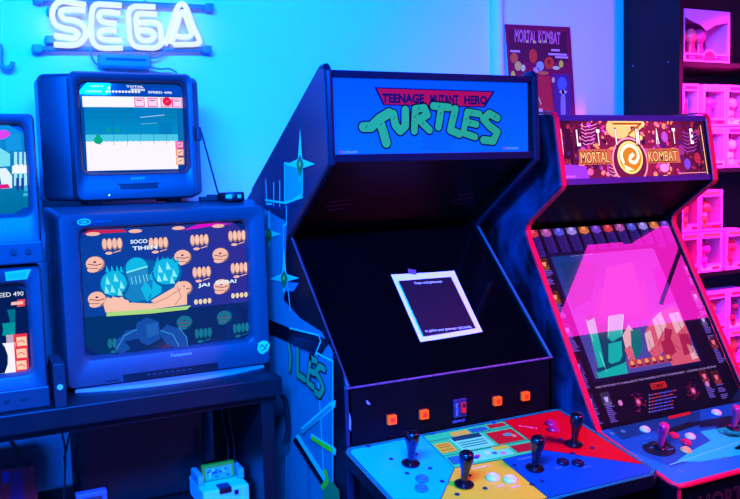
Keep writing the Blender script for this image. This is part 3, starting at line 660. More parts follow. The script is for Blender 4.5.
MB().box(p.x+.000, p.x+.014, 1.914, 1.922, p.z-.013, p.z+.016).build('rocker', mat('switch_red', (230, 25, 20), .35, em=(235, 20, 15), es=.35), sw, bevel=.002)
MB().box(p.x+.003, p.x+.011, 1.9125, 1.914, p.z+.004, p.z+.015).build('rocker_top', mat('switch_dark', (90, 10, 20), .35), sw)
Bd = Art((p.x-.009, 1.9215, p.z-.02), (1, 0, 0), (0, 0, 1)); Bd.text('VOLUME', 0, 0, .007, (150, 160, 220), 1, w=.036, rot=math.pi/2, off=.01); Bd.build('switch_lettering', printm, sw)
Bd = Art((p.x-.022, 1.9295, p.z-.041), (1, 0, 0), (0, 0, 1)); Bd.text('SERVICE', 0, 0, .007, (110, 110, 170), 1, w=.04, off=.01); Bd.build('panel_lettering', printm, t)
for x, y in ((368, 402), (349, 425), (351, 432)):
    pass
Bd = Art((0, 1.9293, 0), (1, 0, 0), (0, 0, 1)); Bd.pp([(366, 400), (369, 402), (370.5, 405), (367, 404)], (140, 150, 200), 1); Bd.pp([(349.3, 412), (351, 420), (350.8, 431), (349, 428)], (120, 150, 200), 1); Bd.build('paint_chips', printm, t)
# control panel
CX0, CX1, CY0, CY1, CZ1, SL = .848, 1.565, 1.525, 1.93, .8385, .178
zc = lambda y: CZ1-(CY1-y)*SL
out = [(CX0+.02, CY1), (CX0, CY1-.022), (CX0, CY0+.03), (CX0+.03, CY0), (CX1-.03, CY0), (CX1, CY0+.02), (CX1, CY1-.015), (CX1-.015, CY1)]
mb = MB(); n = len(out)
mb.add([(x, y, zc(y)) for x, y in out]+[(x, y, zc(y)-.03) for x, y in out], [list(range(n)), list(range(2*n-1, n-1, -1))]+[(i, i+n, (i+1) % n+n, (i+1) % n) for i in range(n)])
cp = mb.build('control_panel', mat('panel_base', (8, 9, 14), .4, spec=.2), t)
mb = MB(); k = .035
mb.prism([(CY0+k, zc(CY0+k)-.031), (CY1-.002, zc(CY1)-.031), (CY1-.002, .62), (CY0+.12, .62)], CX0+k, CX1-k).build('control_box', cabm, t, bevel=.003)
MB().box(IX0, IX1, 1.935, 1.95, .05, .62).build('front_panel', cabm, t)
Vc = Vector((0, 1, SL)).normalized(); A = Art((CX0, CY0, zc(CY0)), (1, 0, 0), Vc, step=.0004); LV = math.hypot(1, SL)*(CY1-CY0)
def inset(d): 
    return [(CX0+.02+d*.4-CX0, LV-d), (d, LV-.022-d*.4), (d, .03+d*.4), (.03+d*.4, d), (CX1-CX0-.03-d*.4, d), (CX1-CX0-d, .02+d*.4), (CX1-CX0-d, LV-.015-d*.4), (CX1-CX0-.015-d*.4, LV-d)]
A.poly(inset(.002), (3, 4, 8), 1); A.line(inset(.0045), .0016, (10, 190, 150), 2, closed=True, caps=False); A.line(inset(.010), .0016, (10, 200, 160), 2, closed=True, caps=False)
Win = inset(.0145)
def pig(c, E=(.95, .73, 5.0)):
    out = []
    for v, e in zip(lin(c), E):
        a = min(.9, v/e); out.append(255*(a*12.92 if a <= .0031308 else 1.055*a**(1/2.4)-.055))
    return tuple(out)
def clippoly(pts, win):
    # clip pts to convex window (counter-clockwise made below)
    ar = sum(win[i-1][0]*win[i][1]-win[i][0]*win[i-1][1] for i in range(len(win)))
    if ar < 0: win = win[::-1]
    for i in range(len(win)):
        a, b_ = win[i-1], win[i]; ins = lambda p: (b_[0]-a[0])*(p[1]-a[1])-(b_[1]-a[1])*(p[0]-a[0])
        out_ = []
        for j in range(len(pts)):
            p, q = pts[j-1], pts[j]; dp, dq = ins(p), ins(q)
            if (dp >= 0) != (dq >= 0): s_ = dp/(dp-dq); out_.append((p[0]+s_*(q[0]-p[0]), p[1]+s_*(q[1]-p[1])))
            if dq >= 0: out_.append(q)
        pts = out_
        if len(pts) < 3: return []
    return pts
ctrL, ctrR = A.px(454.4, 468.5), A.px(502, 460); topL, topR = A.px(420, 434), A.px(500.5, 419.5); rgt = A.px(543.6, 450.7)
ext = lambda a, b_, k_: (a[0]+(b_[0]-a[0])*k_, a[1]+(b_[1]-a[1])*k_)
dn1 = ext(ctrL, A.px(441, 499), 4); dn2 = ext(ctrR, A.px(549, 499), 4); rb = ext(rgt, A.px(645, 465.4), 1.6)
up1 = ext(ctrL, topL, 1.5); up2 = ext(rgt, topR, 1.6)
far = (-.3, .0)
def zone(pts, col, l): 
    q = clippoly(pts, Win)
    if q: A.poly(q, col, l)
zone([ctrL, dn1, (-1, -1), (-1, 1), up1], (0, 190, 245), 3)
zone([ctrL, ctrR, dn2, dn1], (255, 195, 28), 3)
zone([ctrR, rgt, rb, (2, -.5), dn2], (0, 78, 120), 3)
zone([rgt, up2, (2, 2), rb], (225, 0, 12), 3)
zone([ctrL, ctrR, rgt, up2, (.4, 1), up1], pig((48, 192, 168)), 3)
for a, b_ in ((ctrL, dn1), (ctrR, dn2), (rgt, rb), (ctrL, up1), (rgt, up2), (ctrL, ctrR), (ctrR, rgt)):
    q = clippoly([a, b_, (b_[0]+1e-6, b_[1]+1e-6)], Win)
    if len(q) >= 2:
        e0 = max(q, key=lambda s_: (s_[0]-a[0])**2+(s_[1]-a[1])**2); e1 = min(q, key=lambda s_: (s_[0]-a[0])**2+(s_[1]-a[1])**2)
        A.line([e1, e0], .0022, (14, 22, 50), 5, caps=False)
def Q(pts, c, l=4): A.pp(pts, c, l)
# instruction card; corners by bilinear of its four corners
c00, c10, c11, c01 = (454.4, 468.5), (543.6, 450.7), (500.5, 419.5), (420, 434)
def bl(s_, r_): return tuple(c00[k]*(1-s_)*(1-r_)+c10[k]*s_*(1-r_)+c11[k]*s_*r_+c01[k]*(1-s_)*r_ for k in (0, 1))
def IR(s0, r0, s1, r1, c, l=6): Q([bl(s0, r0), bl(s1, r0), bl(s1, r1), bl(s0, r1)], pig(c), l)
IR(.02, .40, .20, .66, (235, 165, 70)); IR(.02, .08, .17, .28, (30, 90, 200)); IR(.24, .36, .62, .74, (120, 225, 235)); IR(.26, .64, .60, .74, (10, 60, 110), 7)
IR(.66, .36, .97, .70, (200, 20, 50)); IR(.30, .76, .52, .88, (225, 170, 90)); IR(.54, .78, .74, .88, (30, 90, 210)); IR(.77, .80, .97, .90, (190, 25, 60))
IR(.22, .04, .70, .30, (110, 220, 235)); IR(.74, .06, .98, .26, (180, 20, 60)); IR(.55, .22, .72, .32, (200, 180, 80), 7)
for r_ in (.44, .50, .56): IR(.28, r_, .58, r_+.02, (20, 110, 150), 8)
for r_ in (.46, .54, .60): IR(.04, r_, .18, r_+.015, (190, 90, 50), 8)
for s_, r_, c in ((.33, .17, (210, 30, 90)), (.30, .14, (30, 60, 140)), (.52, .16, (60, 120, 200)), (.60, .12, (220, 120, 130)), (.45, .2, (210, 240, 250))): A.ell(*A.px(*bl(s_, r_)), .008, .007, c, 8, 10)
A.ell(*A.px(*bl(.86, .56)), .016, .009, (90, 160, 90), 8, 10); A.ell(*A.px(*bl(.9, .5)), .008, .009, (230, 140, 60), 9, 10)
A.ell(*A.px(*bl(.12, .93)), .008, .005, (10, 60, 110), 8, 10); A.ell(*A.px(*bl(.88, .93)), .008, .005, (10, 60, 140), 8, 10)
A.lpx([bl(.0, .75), bl(1., .75)], .0015, (10, 60, 70), 7, caps=False); A.lpx([bl(0, .33), bl(1., .33)], .0015, (10, 60, 70), 7, caps=False)
for x, y, wd, tx, c in ((474, 470, .05, 'PLAYER 2', (250, 230, 180)), (519, 461, .05, 'PLAYER 3', (140, 180, 240)), (519, 427, .05, 'PLAYER 4', (255, 160, 170)), (498, 488, .02, 'JUMP', (230, 220, 200)), (512, 489, .026, 'ATTACK', (230, 220, 200)), (556, 470, .02, 'JUMP', (120, 150, 220)), (584, 469, .026, 'ATTACK', (120, 150, 220))):
    u, v = A.px(x, y); A.text(tx, u, v, .007, c, 6, w=wd, rot=.0 if y > 430 else -.7)
for x, y in ((391, 459.6), (407, 474), (430, 469), (415.5, 455), (442, 482), (469, 476), (485, 489), (457, 495), (514.4, 466), (532, 485), (542, 482), (592.4, 448.5), (573, 454), (368, 447), (561, 440)):
    u, v = A.px(x, y); A.ell(u, v, .0065, .0065, (25, 30, 60), 6, 12)
A.build('panel_print', printg, cp)
jm = mat('joystick_black', (12, 12, 14), .22, coat=.3)
def place(Af, x, y): u, v = Af.px(x, y); return frame_on(Af.P(u, v, 6), Af.U, Af.V)
def joystick(Af, base, top, hm, par, R_=.0185, sh=.010, disc=.024, dm=None):
    M = place(Af, *base); p = M.translation
    d = ray(*top); n_ = Af.N
    # handle height from the photographed top, measured along the panel normal
    a = n_; b_ = -d; r_ = CAM-p
    # closest approach of the two lines
    aa, bb, ab = a.dot(a), d.dot(d), a.dot(d); h = ((a.dot(r_))*bb-(d.dot(r_))*ab)/(aa*bb-ab*ab); h = max(.055, min(.11, h))
    js = MB().lathe([(disc, .0003), (disc, .003), (disc*.8, .006), (sh*1.1, .008)], M, 28).build('joystick', dm or jm, par, smooth=True)
    MB().lathe([(sh*.85, .006), (sh, h*.35), (sh*1.15, h*.5)], M, 20).build('shaft', hm, js, smooth=True)
    MB().lathe([(sh*1.1, h*.42), (R_*.72, h*.55), (R_*.97, h*.70), (R_, h*.84), (R_*.93, h*.94), (R_*.7, h*.985), (R_*.3, h)], M, 24).build('handle', hm, js, smooth=True)
def pbutton(Af, x, y, c, par, r=.0165, ring=None, rough=.3):
    M = place(Af, x, y); nm = 'button_%d_%d_%d' % c
    bo = MB().lathe([(r, .0002), (r, .004), (r*.9, .006), (r*.72, .006), (r*.7, .004)], M, 24).build('push_button', mat(nm if ring is None else nm+'r', ring or c, rough), par, smooth=True)
    MB().lathe([(r*.68, .004), (r*.68, .0085), (r*.6, .0095), (r*.3, .0085)], M, 24).build('plunger', mat(nm, c, rough), bo, smooth=True)
for b_, tp in (((410.5, 464.6), (413.4, 431)), ((464, 485.4), (468, 451.5)), ((534.7, 469.2), (540, 436.5)), ((573.8, 445), (576.6, 413))):
    joystick(A, b_, tp, jm, t)
for x, y, c in ((421.7, 480.4, (25, 120, 235)), (421, 489.8, (25, 120, 235)), (493, 479, (235, 238, 235)), (510, 481, (235, 238, 235)), (562.6, 463.6, (14, 14, 30)), (577.7, 464.6, (14, 14, 30)), (551.5, 424.5, (200, 15, 70)), (553.5, 430.5, (200, 15, 70))):
    pbutton(A, x, y, c, t)
# side art on the left panel, part of the panel
A = Art((TX0-.0002, 2.82, 0), (0, -1, 0), (0, 0, 1), step=.0004, clip=(0.001, .887, .02, 1.9))
cyn = (10, 235, 190); skyb = (0, 128, 120); grn = (20, 130, 40)
def S(pts, c, l=1): A.pp(pts, c, l)
def SB(pts, l=1, c=skyb, w=.005):
    q = [A.px(*p) for p in pts]; A.poly(q, c, l); A.line(q, w, cyn, l+1, closed=True)
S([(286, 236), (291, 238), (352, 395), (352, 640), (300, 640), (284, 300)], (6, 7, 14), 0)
S([(266, 210), (287, 222), (284, 300), (300, 318), (322, 332), (333, 352), (333, 560), (240, 600), (235, 300), (258, 205)], skyb, 1)
A.lpx([(266, 180), (267, 204), (272, 204)], .006, cyn, 2); A.lpx([(274, 183), (274, 205)], .006, cyn, 2); A.lpx([(280, 181), (280, 206)], .006, cyn, 2)
SB([(285, 163), (303, 166), (303, 194), (288, 203), (285, 200)], 3, (0, 170, 150))
A.lpx([(266, 200), (286, 203), (300, 198), (303, 197)], .006, cyn, 5)
A.lpx([(266, 206), (286, 209), (297, 200)], .003, (20, 50, 110), 6)
A.lpx([(287, 206), (287, 224), (284, 226), (284, 262), (288, 284), (291, 310)], .005, cyn, 5)
def star(x, y, w_, h_, l):
    A.poly([A.px(*p) for p in ((x, y-h_), (x+w_*.14, y-h_*.14), (x+w_, y), (x+w_*.14, y+h_*.12), (x, y+h_*.55), (x-w_*.14, y+h_*.12), (x-w_, y+1), (x-w_*.14, y-h_*.14))], cyn, l)
    A.poly([A.px(*p) for p in ((x, y-h_*.28), (x+w_*.25, y), (x, y+h_*.4), (x-w_*.25, y))], grn, l+1); A.poly([A.px(*p) for p in ((x, y-h_*.1), (x+w_*.08, y), (x, y+h_*.1), (x-w_*.08, y))], (120, 220, 90), l+2)
star(301, 164, 15, 36, 7); star(270, 234, 12, 26, 7); star(285, 278, 15, 30, 7)
A.poly([A.px(*p) for p in ((284, 282), (299, 283), (294, 291), (286, 291))], (40, 135, 215), 4)
# title banner on the side
q = [A.px(*p) for p in ((262, 316), (291, 328), (331, 340), (320, 357), (268, 332))]; A.poly(q, (5, 6, 14), 8)
A.line([A.px(291, 328), A.px(320, 335), A.px(322, 341), A.px(316, 356)], .005, cyn, 10)
A.line([A.px(*p) for p in ((294, 337), (318, 343), (315, 353), (294, 345))], .003, (140, 20, 60), 10, closed=True)
SB([(318, 353), (334, 361), (334, 436), (334, 560), (330, 560)], 8)
def sblob(paths, w_):
    for pl in paths: A.line([A.px(*p) for p in pl], w_+.010, (4, 20, 22), 11)
    for pl in paths: A.line([A.px(*p) for p in pl], w_, (25, 170, 85), 12)
sblob([[(290, 345), (292, 356), (291, 369)]], .018); sblob([[(299, 350), (299, 374), (306, 379)]], .02)
sblob([[(312, 358), (309, 382), (315, 387)], [(312, 358), (318, 361)], [(311, 370), (316, 373)]], .018)
sblob([[(326, 369), (321, 366), (317, 372), (322, 380), (325, 388), (321, 395), (317, 392)]], .018)
# spear and blade, light shapes over the blue
S([(302, 428), (333, 401), (337, 400), (336, 407), (306, 432)], cyn, 9); S([(300, 432), (331, 405), (334, 407), (304, 434)], (0, 160, 125), 10)
S([(313, 433), (336, 447), (338, 449), (337, 455), (312, 438)], cyn, 13); S([(313, 435), (335, 448), (334, 453), (313, 439)], (220, 235, 10), 14)
S([(297, 436), (300, 434), (329, 478), (326, 482)], (20, 225, 170), 12); S([(294, 440), (298, 437), (326, 482), (322, 484)], (3, 14, 20), 11)
S([(325, 468), (329, 470), (331, 482), (325, 490), (322, 486), (327, 480)], (220, 220, 20), 14)
S([(326, 486), (333, 480), (341, 490), (342, 510), (322, 510)], (10, 140, 60), 13)
A.lpx([(288, 440), (287, 499), (286, 540)], .004, cyn, 9); A.lpx([(309, 460), (311, 520)], .003, (15, 40, 100), 9)
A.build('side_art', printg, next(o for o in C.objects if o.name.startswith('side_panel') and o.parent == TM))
# paper
slope = Vector((0, yT-yL, zT-zL)).normalized()
G = Art((0, yL, zL), (1, 0, 0), slope)   # its plane is the glass face
Ap = Art(G.P(0, 0, 0)+G.N*.004, (1, 0, 0), slope, step=.0004)
t = thing('paper_sheet', 'white bordered sheet with a dark centre taped to the black arcade screen', 'paper', tuple(G.P(*G.px(436, 305), 0)))
cor = [(391, 274.5), (454, 271), (482.5, 332), (420.5, 342)]
qs = [Ap.px(*c) for c in cor]
mb = MB(); Nn = 8
grid = lambda off: [Ap.P(*[qs[0][k]*(1-i/Nn)*(1-j/Nn)+qs[1][k]*(i/Nn)*(1-j/Nn)+qs[2][k]*(i/Nn)*(j/Nn)+qs[3][k]*(1-i/Nn)*(j/Nn) for k in (0, 1)], 0)+Ap.N*(off+.004*math.sin(i/Nn*math.pi)*(-.3)+.006*(abs(j/Nn-.5)**2)*((i/Nn)**2)) for j in range(Nn+1) for i in range(Nn+1)]
a, b_ = grid(.0), grid(-.0006); m_ = (Nn+1)**2; fs = []
for j in range(Nn):
    for i in range(Nn):
        k = j*(Nn+1)+i; fs += [(k, k+Nn+1, k+Nn+2, k+1), (k+m_, k+1+m_, k+Nn+2+m_, k+Nn+1+m_)]
mb.add(a+b_, fs); mb.build('sheet', mat('paper_white', (235, 238, 240), .7), t, smooth=True)
def sh(s_, r_): return tuple(cor[0][k]*(1-s_)*(1-r_)+cor[1][k]*s_*(1-r_)+cor[2][k]*s_*r_+cor[3][k]*(1-s_)*r_ for k in (0, 1))
Ap2 = Art(Ap.O+Ap.N*.0035, (1, 0, 0), slope, step=.0003)
def shp(s_, r_): return Ap2.px(*sh(s_, r_))
Ap2.poly([shp(.075, .10), shp(.91, .09), shp(.925, .92), shp(.085, .925)], (9, 11, 20), 1)
dx = Vector(shp(.9, .1))-Vector(shp(.1, .1)); ang = math.atan2(dx.y, dx.x)
u, v = shp(.30, .165); Ap2.text('Caps, and gateways', u, v, .009, (225, 230, 235), 2, w=.095, rot=ang, off=.01)
u, v = shp(.14, .875); Ap2.text('to gather your gateways right inside', u, v, .009, (225, 230, 235), 2, w=.155, rot=ang, off=.01)
Ap2.build('print', printm, t)
o = MB().box(-.013, .013, -.008, .008, 0, .0008, M=frame_on(Ap2.P(*Ap2.px(412, 271.5), 1), Vector((1, 0, -.0)), slope) @ Matrix.Rotation(-.35, 4, 'Z')).build('tape', mat('tape', (120, 70, 100), .3), t)

# ------------------------------------------------------------------ fighting game cabinet
KX0, KX1 = 1.60, 2.25
t = thing('arcade_cabinet', 'arcade cabinet with red edge moulding and a glowing orange marquee, beside the shelves', 'arcade cabinet', (1.925, 2.3, 0)); MK = t
redm = mat('red_moulding', (255, 6, 34), .3, coat=.2)
nm_ = mat('mk_side_art', (30, 30, 70), .35); nt = nm_.node_tree; b0 = nt.nodes['Principled BSDF']
tc = nt.nodes.new('ShaderNodeTexCoord'); wv = nt.nodes.new('ShaderNodeTexNoise'); wv.inputs['Scale'].default_value = 3.2; wv.inputs['Distortion'].default_value = 2.2; wv.inputs['Detail'].default_value = 3
rp = nt.nodes.new('ShaderNodeValToRGB'); rp.color_ramp.elements[0].position = .45; rp.color_ramp.elements[1].position = .72
rp.color_ramp.elements[0].color = (.004, .004, .006, 1); rp.color_ramp.elements[1].color = (.03, .045, .09, 1)
nt.links.new(tc.outputs['Object'], wv.inputs['Vector']); nt.links.new(wv.outputs['Fac'], rp.inputs[0]); nt.links.new(rp.outputs[0], b0.inputs['Base Color'])
kp = [(1.995, 1.706), (1.962, 1.500), (2.136, 1.378), (2.140, 1.350), (1.812, .785), (1.812, .0), (2.75, 0), (2.75, 1.55), (2.55, 1.715), (2.03, 1.715)]
for x0, x1, mm in ((KX0, KX0+.02, nm_), (KX1-.02, KX1, blackw)):
    sp = MB().prism(kp, x0, x1).build('side_panel', mm, t, bevel=.002); xm = (x0+x1)/2
    path = [(2.55, 1.717), (2.03, 1.718), (2.004, 1.714), (1.993, 1.700), (1.961, 1.515), (1.960, 1.500), (1.968, 1.490), (2.115, 1.392), (2.132, 1.376), (2.137, 1.358), (2.132, 1.338), (1.810, .785), (1.810, .76)]
    mb = MB()
    vs = []; 
    for i, (y, z) in enumerate(path):
        a_, c_ = path[max(i-1, 0)], path[min(i+1, len(path)-1)]; tt = Vector((0, c_[0]-a_[0], c_[1]-a_[1])).normalized(); nn = Vector((0, -tt.z, tt.y))
        if nn.y > 0 and i > 1: nn = -nn
        if i <= 1: nn = Vector((0, 0, 1))
        P_ = Vector((xm, y, z)); vs += [P_+Vector((-.0108, 0, 0))+nn*.001, P_+Vector((-.0085, 0, 0))+nn*.0055, P_+Vector((.0085, 0, 0))+nn*.0055, P_+Vector((.0108, 0, 0))+nn*.001]
    fs = [(4*i+k, 4*i+k+1, 4*i+k+5, 4*i+k+4) for i in range(len(path)-1) for k in range(3)]
    mb.add(vs, fs); mb.build('edge_moulding', redm, sp)
JX0, JX1 = KX0+.02, KX1-.02
MB().box(JX0, JX1, 1.99, 2.55, 1.692, 1.710).build('top_panel', mat('mk_top', (60, 30, 70), .35), t)
MB().box(JX0, JX1, 2.70, 2.72, .05, 1.60).build('back_panel', blackw, t)
MB().prism([(1.972, 1.503), (2.160, 1.372), (2.172, 1.39), (1.985, 1.52)], JX0, JX1).build('speaker_panel', blackw, t)
MB().prism([(1.965, 1.500), (1.975, 1.500), (1.978, 1.518), (1.968, 1.518)], JX0, JX1).build('marquee_frame', mat('mk_top', (60, 30, 70), .35), t)
# marquee
Vm = Vector((0, .030, .19)).normalized()
A = Art((JX0, 1.974, 1.516), (1, 0, 0), Vm, step=.0004); W = JX1-JX0; H = .178
MB().prism([(1.976, 1.515), (2.005, 1.695), (2.02, 1.695), (1.99, 1.515)], JX0, JX1).build('marquee_backing', darkp, t)
A.clip = (0, W, 0, H)
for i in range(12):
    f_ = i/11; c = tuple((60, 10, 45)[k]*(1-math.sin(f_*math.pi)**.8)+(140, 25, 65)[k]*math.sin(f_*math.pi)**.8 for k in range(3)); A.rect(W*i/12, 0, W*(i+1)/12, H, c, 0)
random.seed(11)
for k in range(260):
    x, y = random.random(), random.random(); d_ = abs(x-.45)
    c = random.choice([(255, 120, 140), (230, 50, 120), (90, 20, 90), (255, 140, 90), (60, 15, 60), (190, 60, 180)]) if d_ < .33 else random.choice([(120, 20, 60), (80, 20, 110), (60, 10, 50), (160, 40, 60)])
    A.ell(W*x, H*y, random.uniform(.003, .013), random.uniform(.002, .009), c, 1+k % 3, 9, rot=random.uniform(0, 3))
def m(x, y): return A.px(x, y)
for (cx_, cy_, col_) in ((588, 133, (240, 130, 200)), (690, 140, (170, 60, 180)), (616, 168, (230, 140, 180))):   # rib cages
    for r_ in range(6):
        A.line([m(cx_-8+r_*.5, cy_-8+r_*3.6), m(cx_-3, cy_-6+r_*3.6), m(cx_, cy_-7+r_*3.6)], .0024, col_, 5); A.line([m(cx_+8-r_*.5, cy_-9+r_*3.6), m(cx_+3, cy_-7+r_*3.6), m(cx_, cy_-7+r_*3.6)], .0024, col_, 5)
for x, y, c in ((664, 137, (190, 70, 190)), (663, 145, (90, 20, 90)), (676, 155, (110, 60, 210)), (687, 164, (120, 60, 200)), (697, 158, (180, 30, 60)), (681, 150, (150, 40, 120))): A.ell(*m(x, y), .014, .018, c, 5)
A.poly([m(556, 164), m(585, 166), m(590, 180), m(560, 182)], (150, 50, 215), 5); A.ell(*m(590, 172), .012, .011, (225, 90, 140), 6); A.ell(*m(664, 168), .020, .014, (225, 130, 200), 6)
A.ell(*m(665, 177), .016, .006, (255, 200, 110), 7); A.poly([m(560, 182.5), m(709, 177), m(710, 190), m(560, 190)], (95, 20, 130), 6)
A.ell(*m(618, 128), .05, .034, (255, 190, 110), 4, 20)
A.line([m(613, 124), m(642, 124), m(630, 134), m(640, 138)], .016, (255, 205, 120), 7); A.line([m(612, 124), m(640, 124), m(628, 134)], .006, (170, 60, 20), 8)
cx_, cy_ = m(629.5, 161.5)
A.ell(cx_, cy_, .074, .076, (255, 150, 160), 8, 36); A.ell(cx_, cy_, .068, .070, (110, 20, 60), 9, 36); A.ell(cx_+.001, cy_+.012, .052, .052, (255, 215, 110), 10, 32); A.ell(cx_+.001, cy_+.012, .045, .045, (205, 120, 30), 11, 32)
# dragon emblem: curled neck, jaw, crest
dr = [(-.030, -.014), (-.036, .008), (-.022, .030), (.004, .038), (.028, .026), (.034, .002), (.018, -.016), (-.002, -.010), (.004, .006)]
A.line(smooth_path([Vector((cx_+a, cy_+.012+b_, 0)) for a, b_ in dr], 4) and [(p.x, p.y) for p in smooth_path([Vector((cx_+a, cy_+.012+b_, 0)) for a, b_ in dr], 4)], .011, (255, 240, 190), 12)
A.poly([(cx_-.004, cy_+.016), (cx_+.012, cy_+.028), (cx_+.020, cy_+.018), (cx_+.008, cy_+.010)], (255, 240, 190), 12); A.poly([(cx_-.034, cy_-.008), (cx_-.02, cy_-.030), (cx_+.012, cy_-.028), (cx_-.008, cy_-.018)], (255, 225, 160), 12)
for txt_, a_, b_ in (('MORTAL', (580.5, 163.5), (609, 163)), ('KOMBAT', (648, 162), (677, 161))):
    u0, v0 = m(*a_); u1, v1 = m(*b_); A.poly([(u0-.008, v0-.005), (u1+.012, v0-.005), (u1+.008, v0+.042), (u0-.004, v0+.042)], (200, 90, 60), 10)
    A.text(txt_, u0, v0, .036, (60, 8, 20), 12, w=u1-u0, off=.05); A.text(txt_, u0, v0+.001, .034, (255, 195, 110), 13, w=u1-u0-.002, off=-.0)
for ch_, x, y in (('L', 578, 146.6), ('T', 598, 146), ('I', 615.5, 145.4), ('M', 637, 145), ('A', 656.5, 144.5), ('T', 673.5, 144), ('E', 691, 144.2)):
    u0, v0 = m(x, y)
    A.text(ch_, u0, v0, .054, (60, 8, 40), 14, w=.008 if ch_ == 'I' else .019, off=.06, align='c'); A.text(ch_, u0, v0+.002, .050, (255, 228, 215), 15, w=.005 if ch_ == 'I' else .014, off=.03, align='c')
A.rect(.004, H*.42, .009, H*.86, (255, 228, 215), 15)
A.lpx([(699, 126), (706.5, 175)], .003, (255, 205, 110), 14); A.lpx([(678, 173.5), (705, 172.5)], .0022, (245, 150, 160), 14)
u0, v0 = m(563, 178.5); A.text('MIDWAY', u0, v0, .008, (230, 120, 230), 14, w=.048)
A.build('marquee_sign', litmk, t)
# bezel plane, a little inside the moulding
sl = Vector((0, 2.140-1.845, 1.350-.842)).normalized()
Nk = Vector((1, 0, 0)).cross(sl)
O_ = Vector((JX0, 1.845, .842))-Nk*.012
MB().prism([tuple((O_+sl*a+Nk*b_)[1:]) for a, b_ in ((-.068, -.001), (.60, -.001), (.60, -.02), (-.068, -.02))], JX0, JX1).build('monitor_backing', darkp, t)
A = Art(O_, (1, 0, 0), sl, step=.0003); W = JX1-JX0; A.clip = (0, W, -.066, .60)
A.rect(0, -.066, W, .60, (8, 10, 34), 0)
pal = [(190, 90, 160), (230, 60, 70), (130, 70, 200), (240, 130, 60), (170, 150, 220), (90, 90, 210)]
random.seed(8)
def card(x, y, w_, h_, tl, c=None, n_=9, tw=.034, up_=False):
    u0, v0 = A.px(x, y); c = c or random.choice(pal)
    A.rect(u0-w_/2, v0-h_/2, u0+w_/2, v0+h_/2, tuple(int(k*.35) for k in c), 2)
    A.ell(u0, v0-h_*.38, w_*.45, h_*.2, tuple(int(k*.6) for k in c), 3, 10); A.ell(u0, v0+h_*.05, w_*.22, h_*.30, tuple(min(255, k+30) for k in c), 4, 12); A.ell(u0, v0+h_*.27, w_*.24, h_*.14, tuple(int(k*.3) for k in c), 5, 10)
    for i in range(n_):
        if random.random() < .93: A.rect(u0-w_*.4, v0-h_/2-.006-i*tl/n_, u0-w_*.4+random.uniform(.55, 1)*tw, v0-h_/2-.0035-i*tl/n_, (125, 95, 205), 3)
us = [A.px(x, y)[0] for x, y in ((532, 231), (663, 220))]; vtop = A.px(600, 226)[1]
for i in range(12):
    u0 = us[0]+(us[1]-us[0])*i/11; c = pal[(i*5+1) % 6]
    A.rect(u0-.021, vtop-.022, u0+.021, vtop+.020, tuple(int(k*.62) for k in c), 2); A.ell(u0, vtop-.014, .019, .012, tuple(int(k*.95) for k in c), 3, 10); A.ell(u0, vtop+.001, .009, .0125, tuple(min(255, k+30) for k in c), 4, 12); A.ell(u0, vtop+.011, .0095, .006, (40, 15, 30), 5, 10)
    A.rect(u0-.017, vtop-.095+.012*(i % 2), u0+.019, vtop-.026, (52, 34, 120), 2)
    for k in range(9): A.rect(u0-.014, vtop-.034-k*.0065, u0-.014+random.uniform(.018, .030), vtop-.031-k*.0065, (20, 14, 60), 3)
for x, y in ((544, 264), (555, 297), (567, 330), (578, 366), (590, 401), (606, 399)): card(x, y, .034, .040, .05)
for x, y in ((713, 342), (716, 377), (704, 376)): card(x, y, .034, .042, .05, (230, 80, 100))
for x, y in ((686, 268), (695, 296), (703, 320)): card(x, y, .030, .036, .05)
# picture
TL, BR = A.px(552, 257), A.px(700, 361); BL = A.px(594, 379.5)
su0, sv0, su1, sv1 = (TL[0]+BL[0])/2, (BL[1]+BR[1])/2, BR[0], TL[1]
Scr = Art(O_, (1, 0, 0), sl, step=.0003); Scr.clip = (su0, su1, sv0, sv1)
Scr.rect(su0, sv0, su1, sv1, (95, 80, 185), 5, 1, 10, (20, 60, 150))
def s(pts, c, l=6): Scr.pp(pts, c, l)
tl_, td, th_ = (20, 190, 190), (8, 70, 110), (150, 245, 240)
s([(586, 315), (624, 312), (630, 340), (622, 372), (600, 384), (597, 360)], td, 6)
s([(586, 322), (594, 318), (600, 345), (606, 372), (600, 376), (594, 352)], tl_, 7); s([(608, 316), (623, 314), (622, 336), (612, 342), (607, 338)], tl_, 7); s([(608, 344), (621, 341), (622, 356), (616, 368), (608, 362)], tl_, 7)
s([(596, 372), (625, 362), (628, 376), (600, 384)], tl_, 8); s([(596, 369), (624, 360), (624, 363), (597, 373)], td, 9)
for a_ in (((586, 320), (593, 342)), ((608, 318), (608, 336)), ((623, 316), (621, 334)), ((599, 352), (606, 372))): Scr.lpx(a_, .0022, th_, 9)
fl_ = (240, 95, 125); fd = (190, 35, 85); fh = (255, 190, 205)
s([(622, 336), (628, 325), (636, 334), (634, 352), (628, 360)], fh, 8); s([(624, 350), (630, 345), (636, 362), (632, 366)], fl_, 8); s([(630, 331), (640, 330), (642, 350), (636, 360), (631, 348)], (10, 120, 130), 9)
s([(645, 332), (652, 316), (672, 306), (690, 314), (694, 330), (688, 340), (700, 361), (672, 366), (664, 350), (655, 362), (648, 350)], fl_, 7)
for pts, c in (([(652, 320), (660, 312), (666, 326), (658, 340)], fh), ([(668, 314), (678, 312), (684, 326), (676, 334)], fh), ([(644, 334), (650, 330), (654, 346), (648, 352)], fh), ([(660, 342), (670, 338), (676, 352), (666, 360)], fd), ([(678, 334), (688, 334), (694, 352), (684, 356)], fd), ([(684, 312), (692, 316), (698, 338), (692, 340)], fh), ([(664, 328), (672, 330), (670, 340), (664, 340)], fd), ([(686, 344), (692, 346), (698, 358), (692, 360)], fh)): s(pts, c, 8)
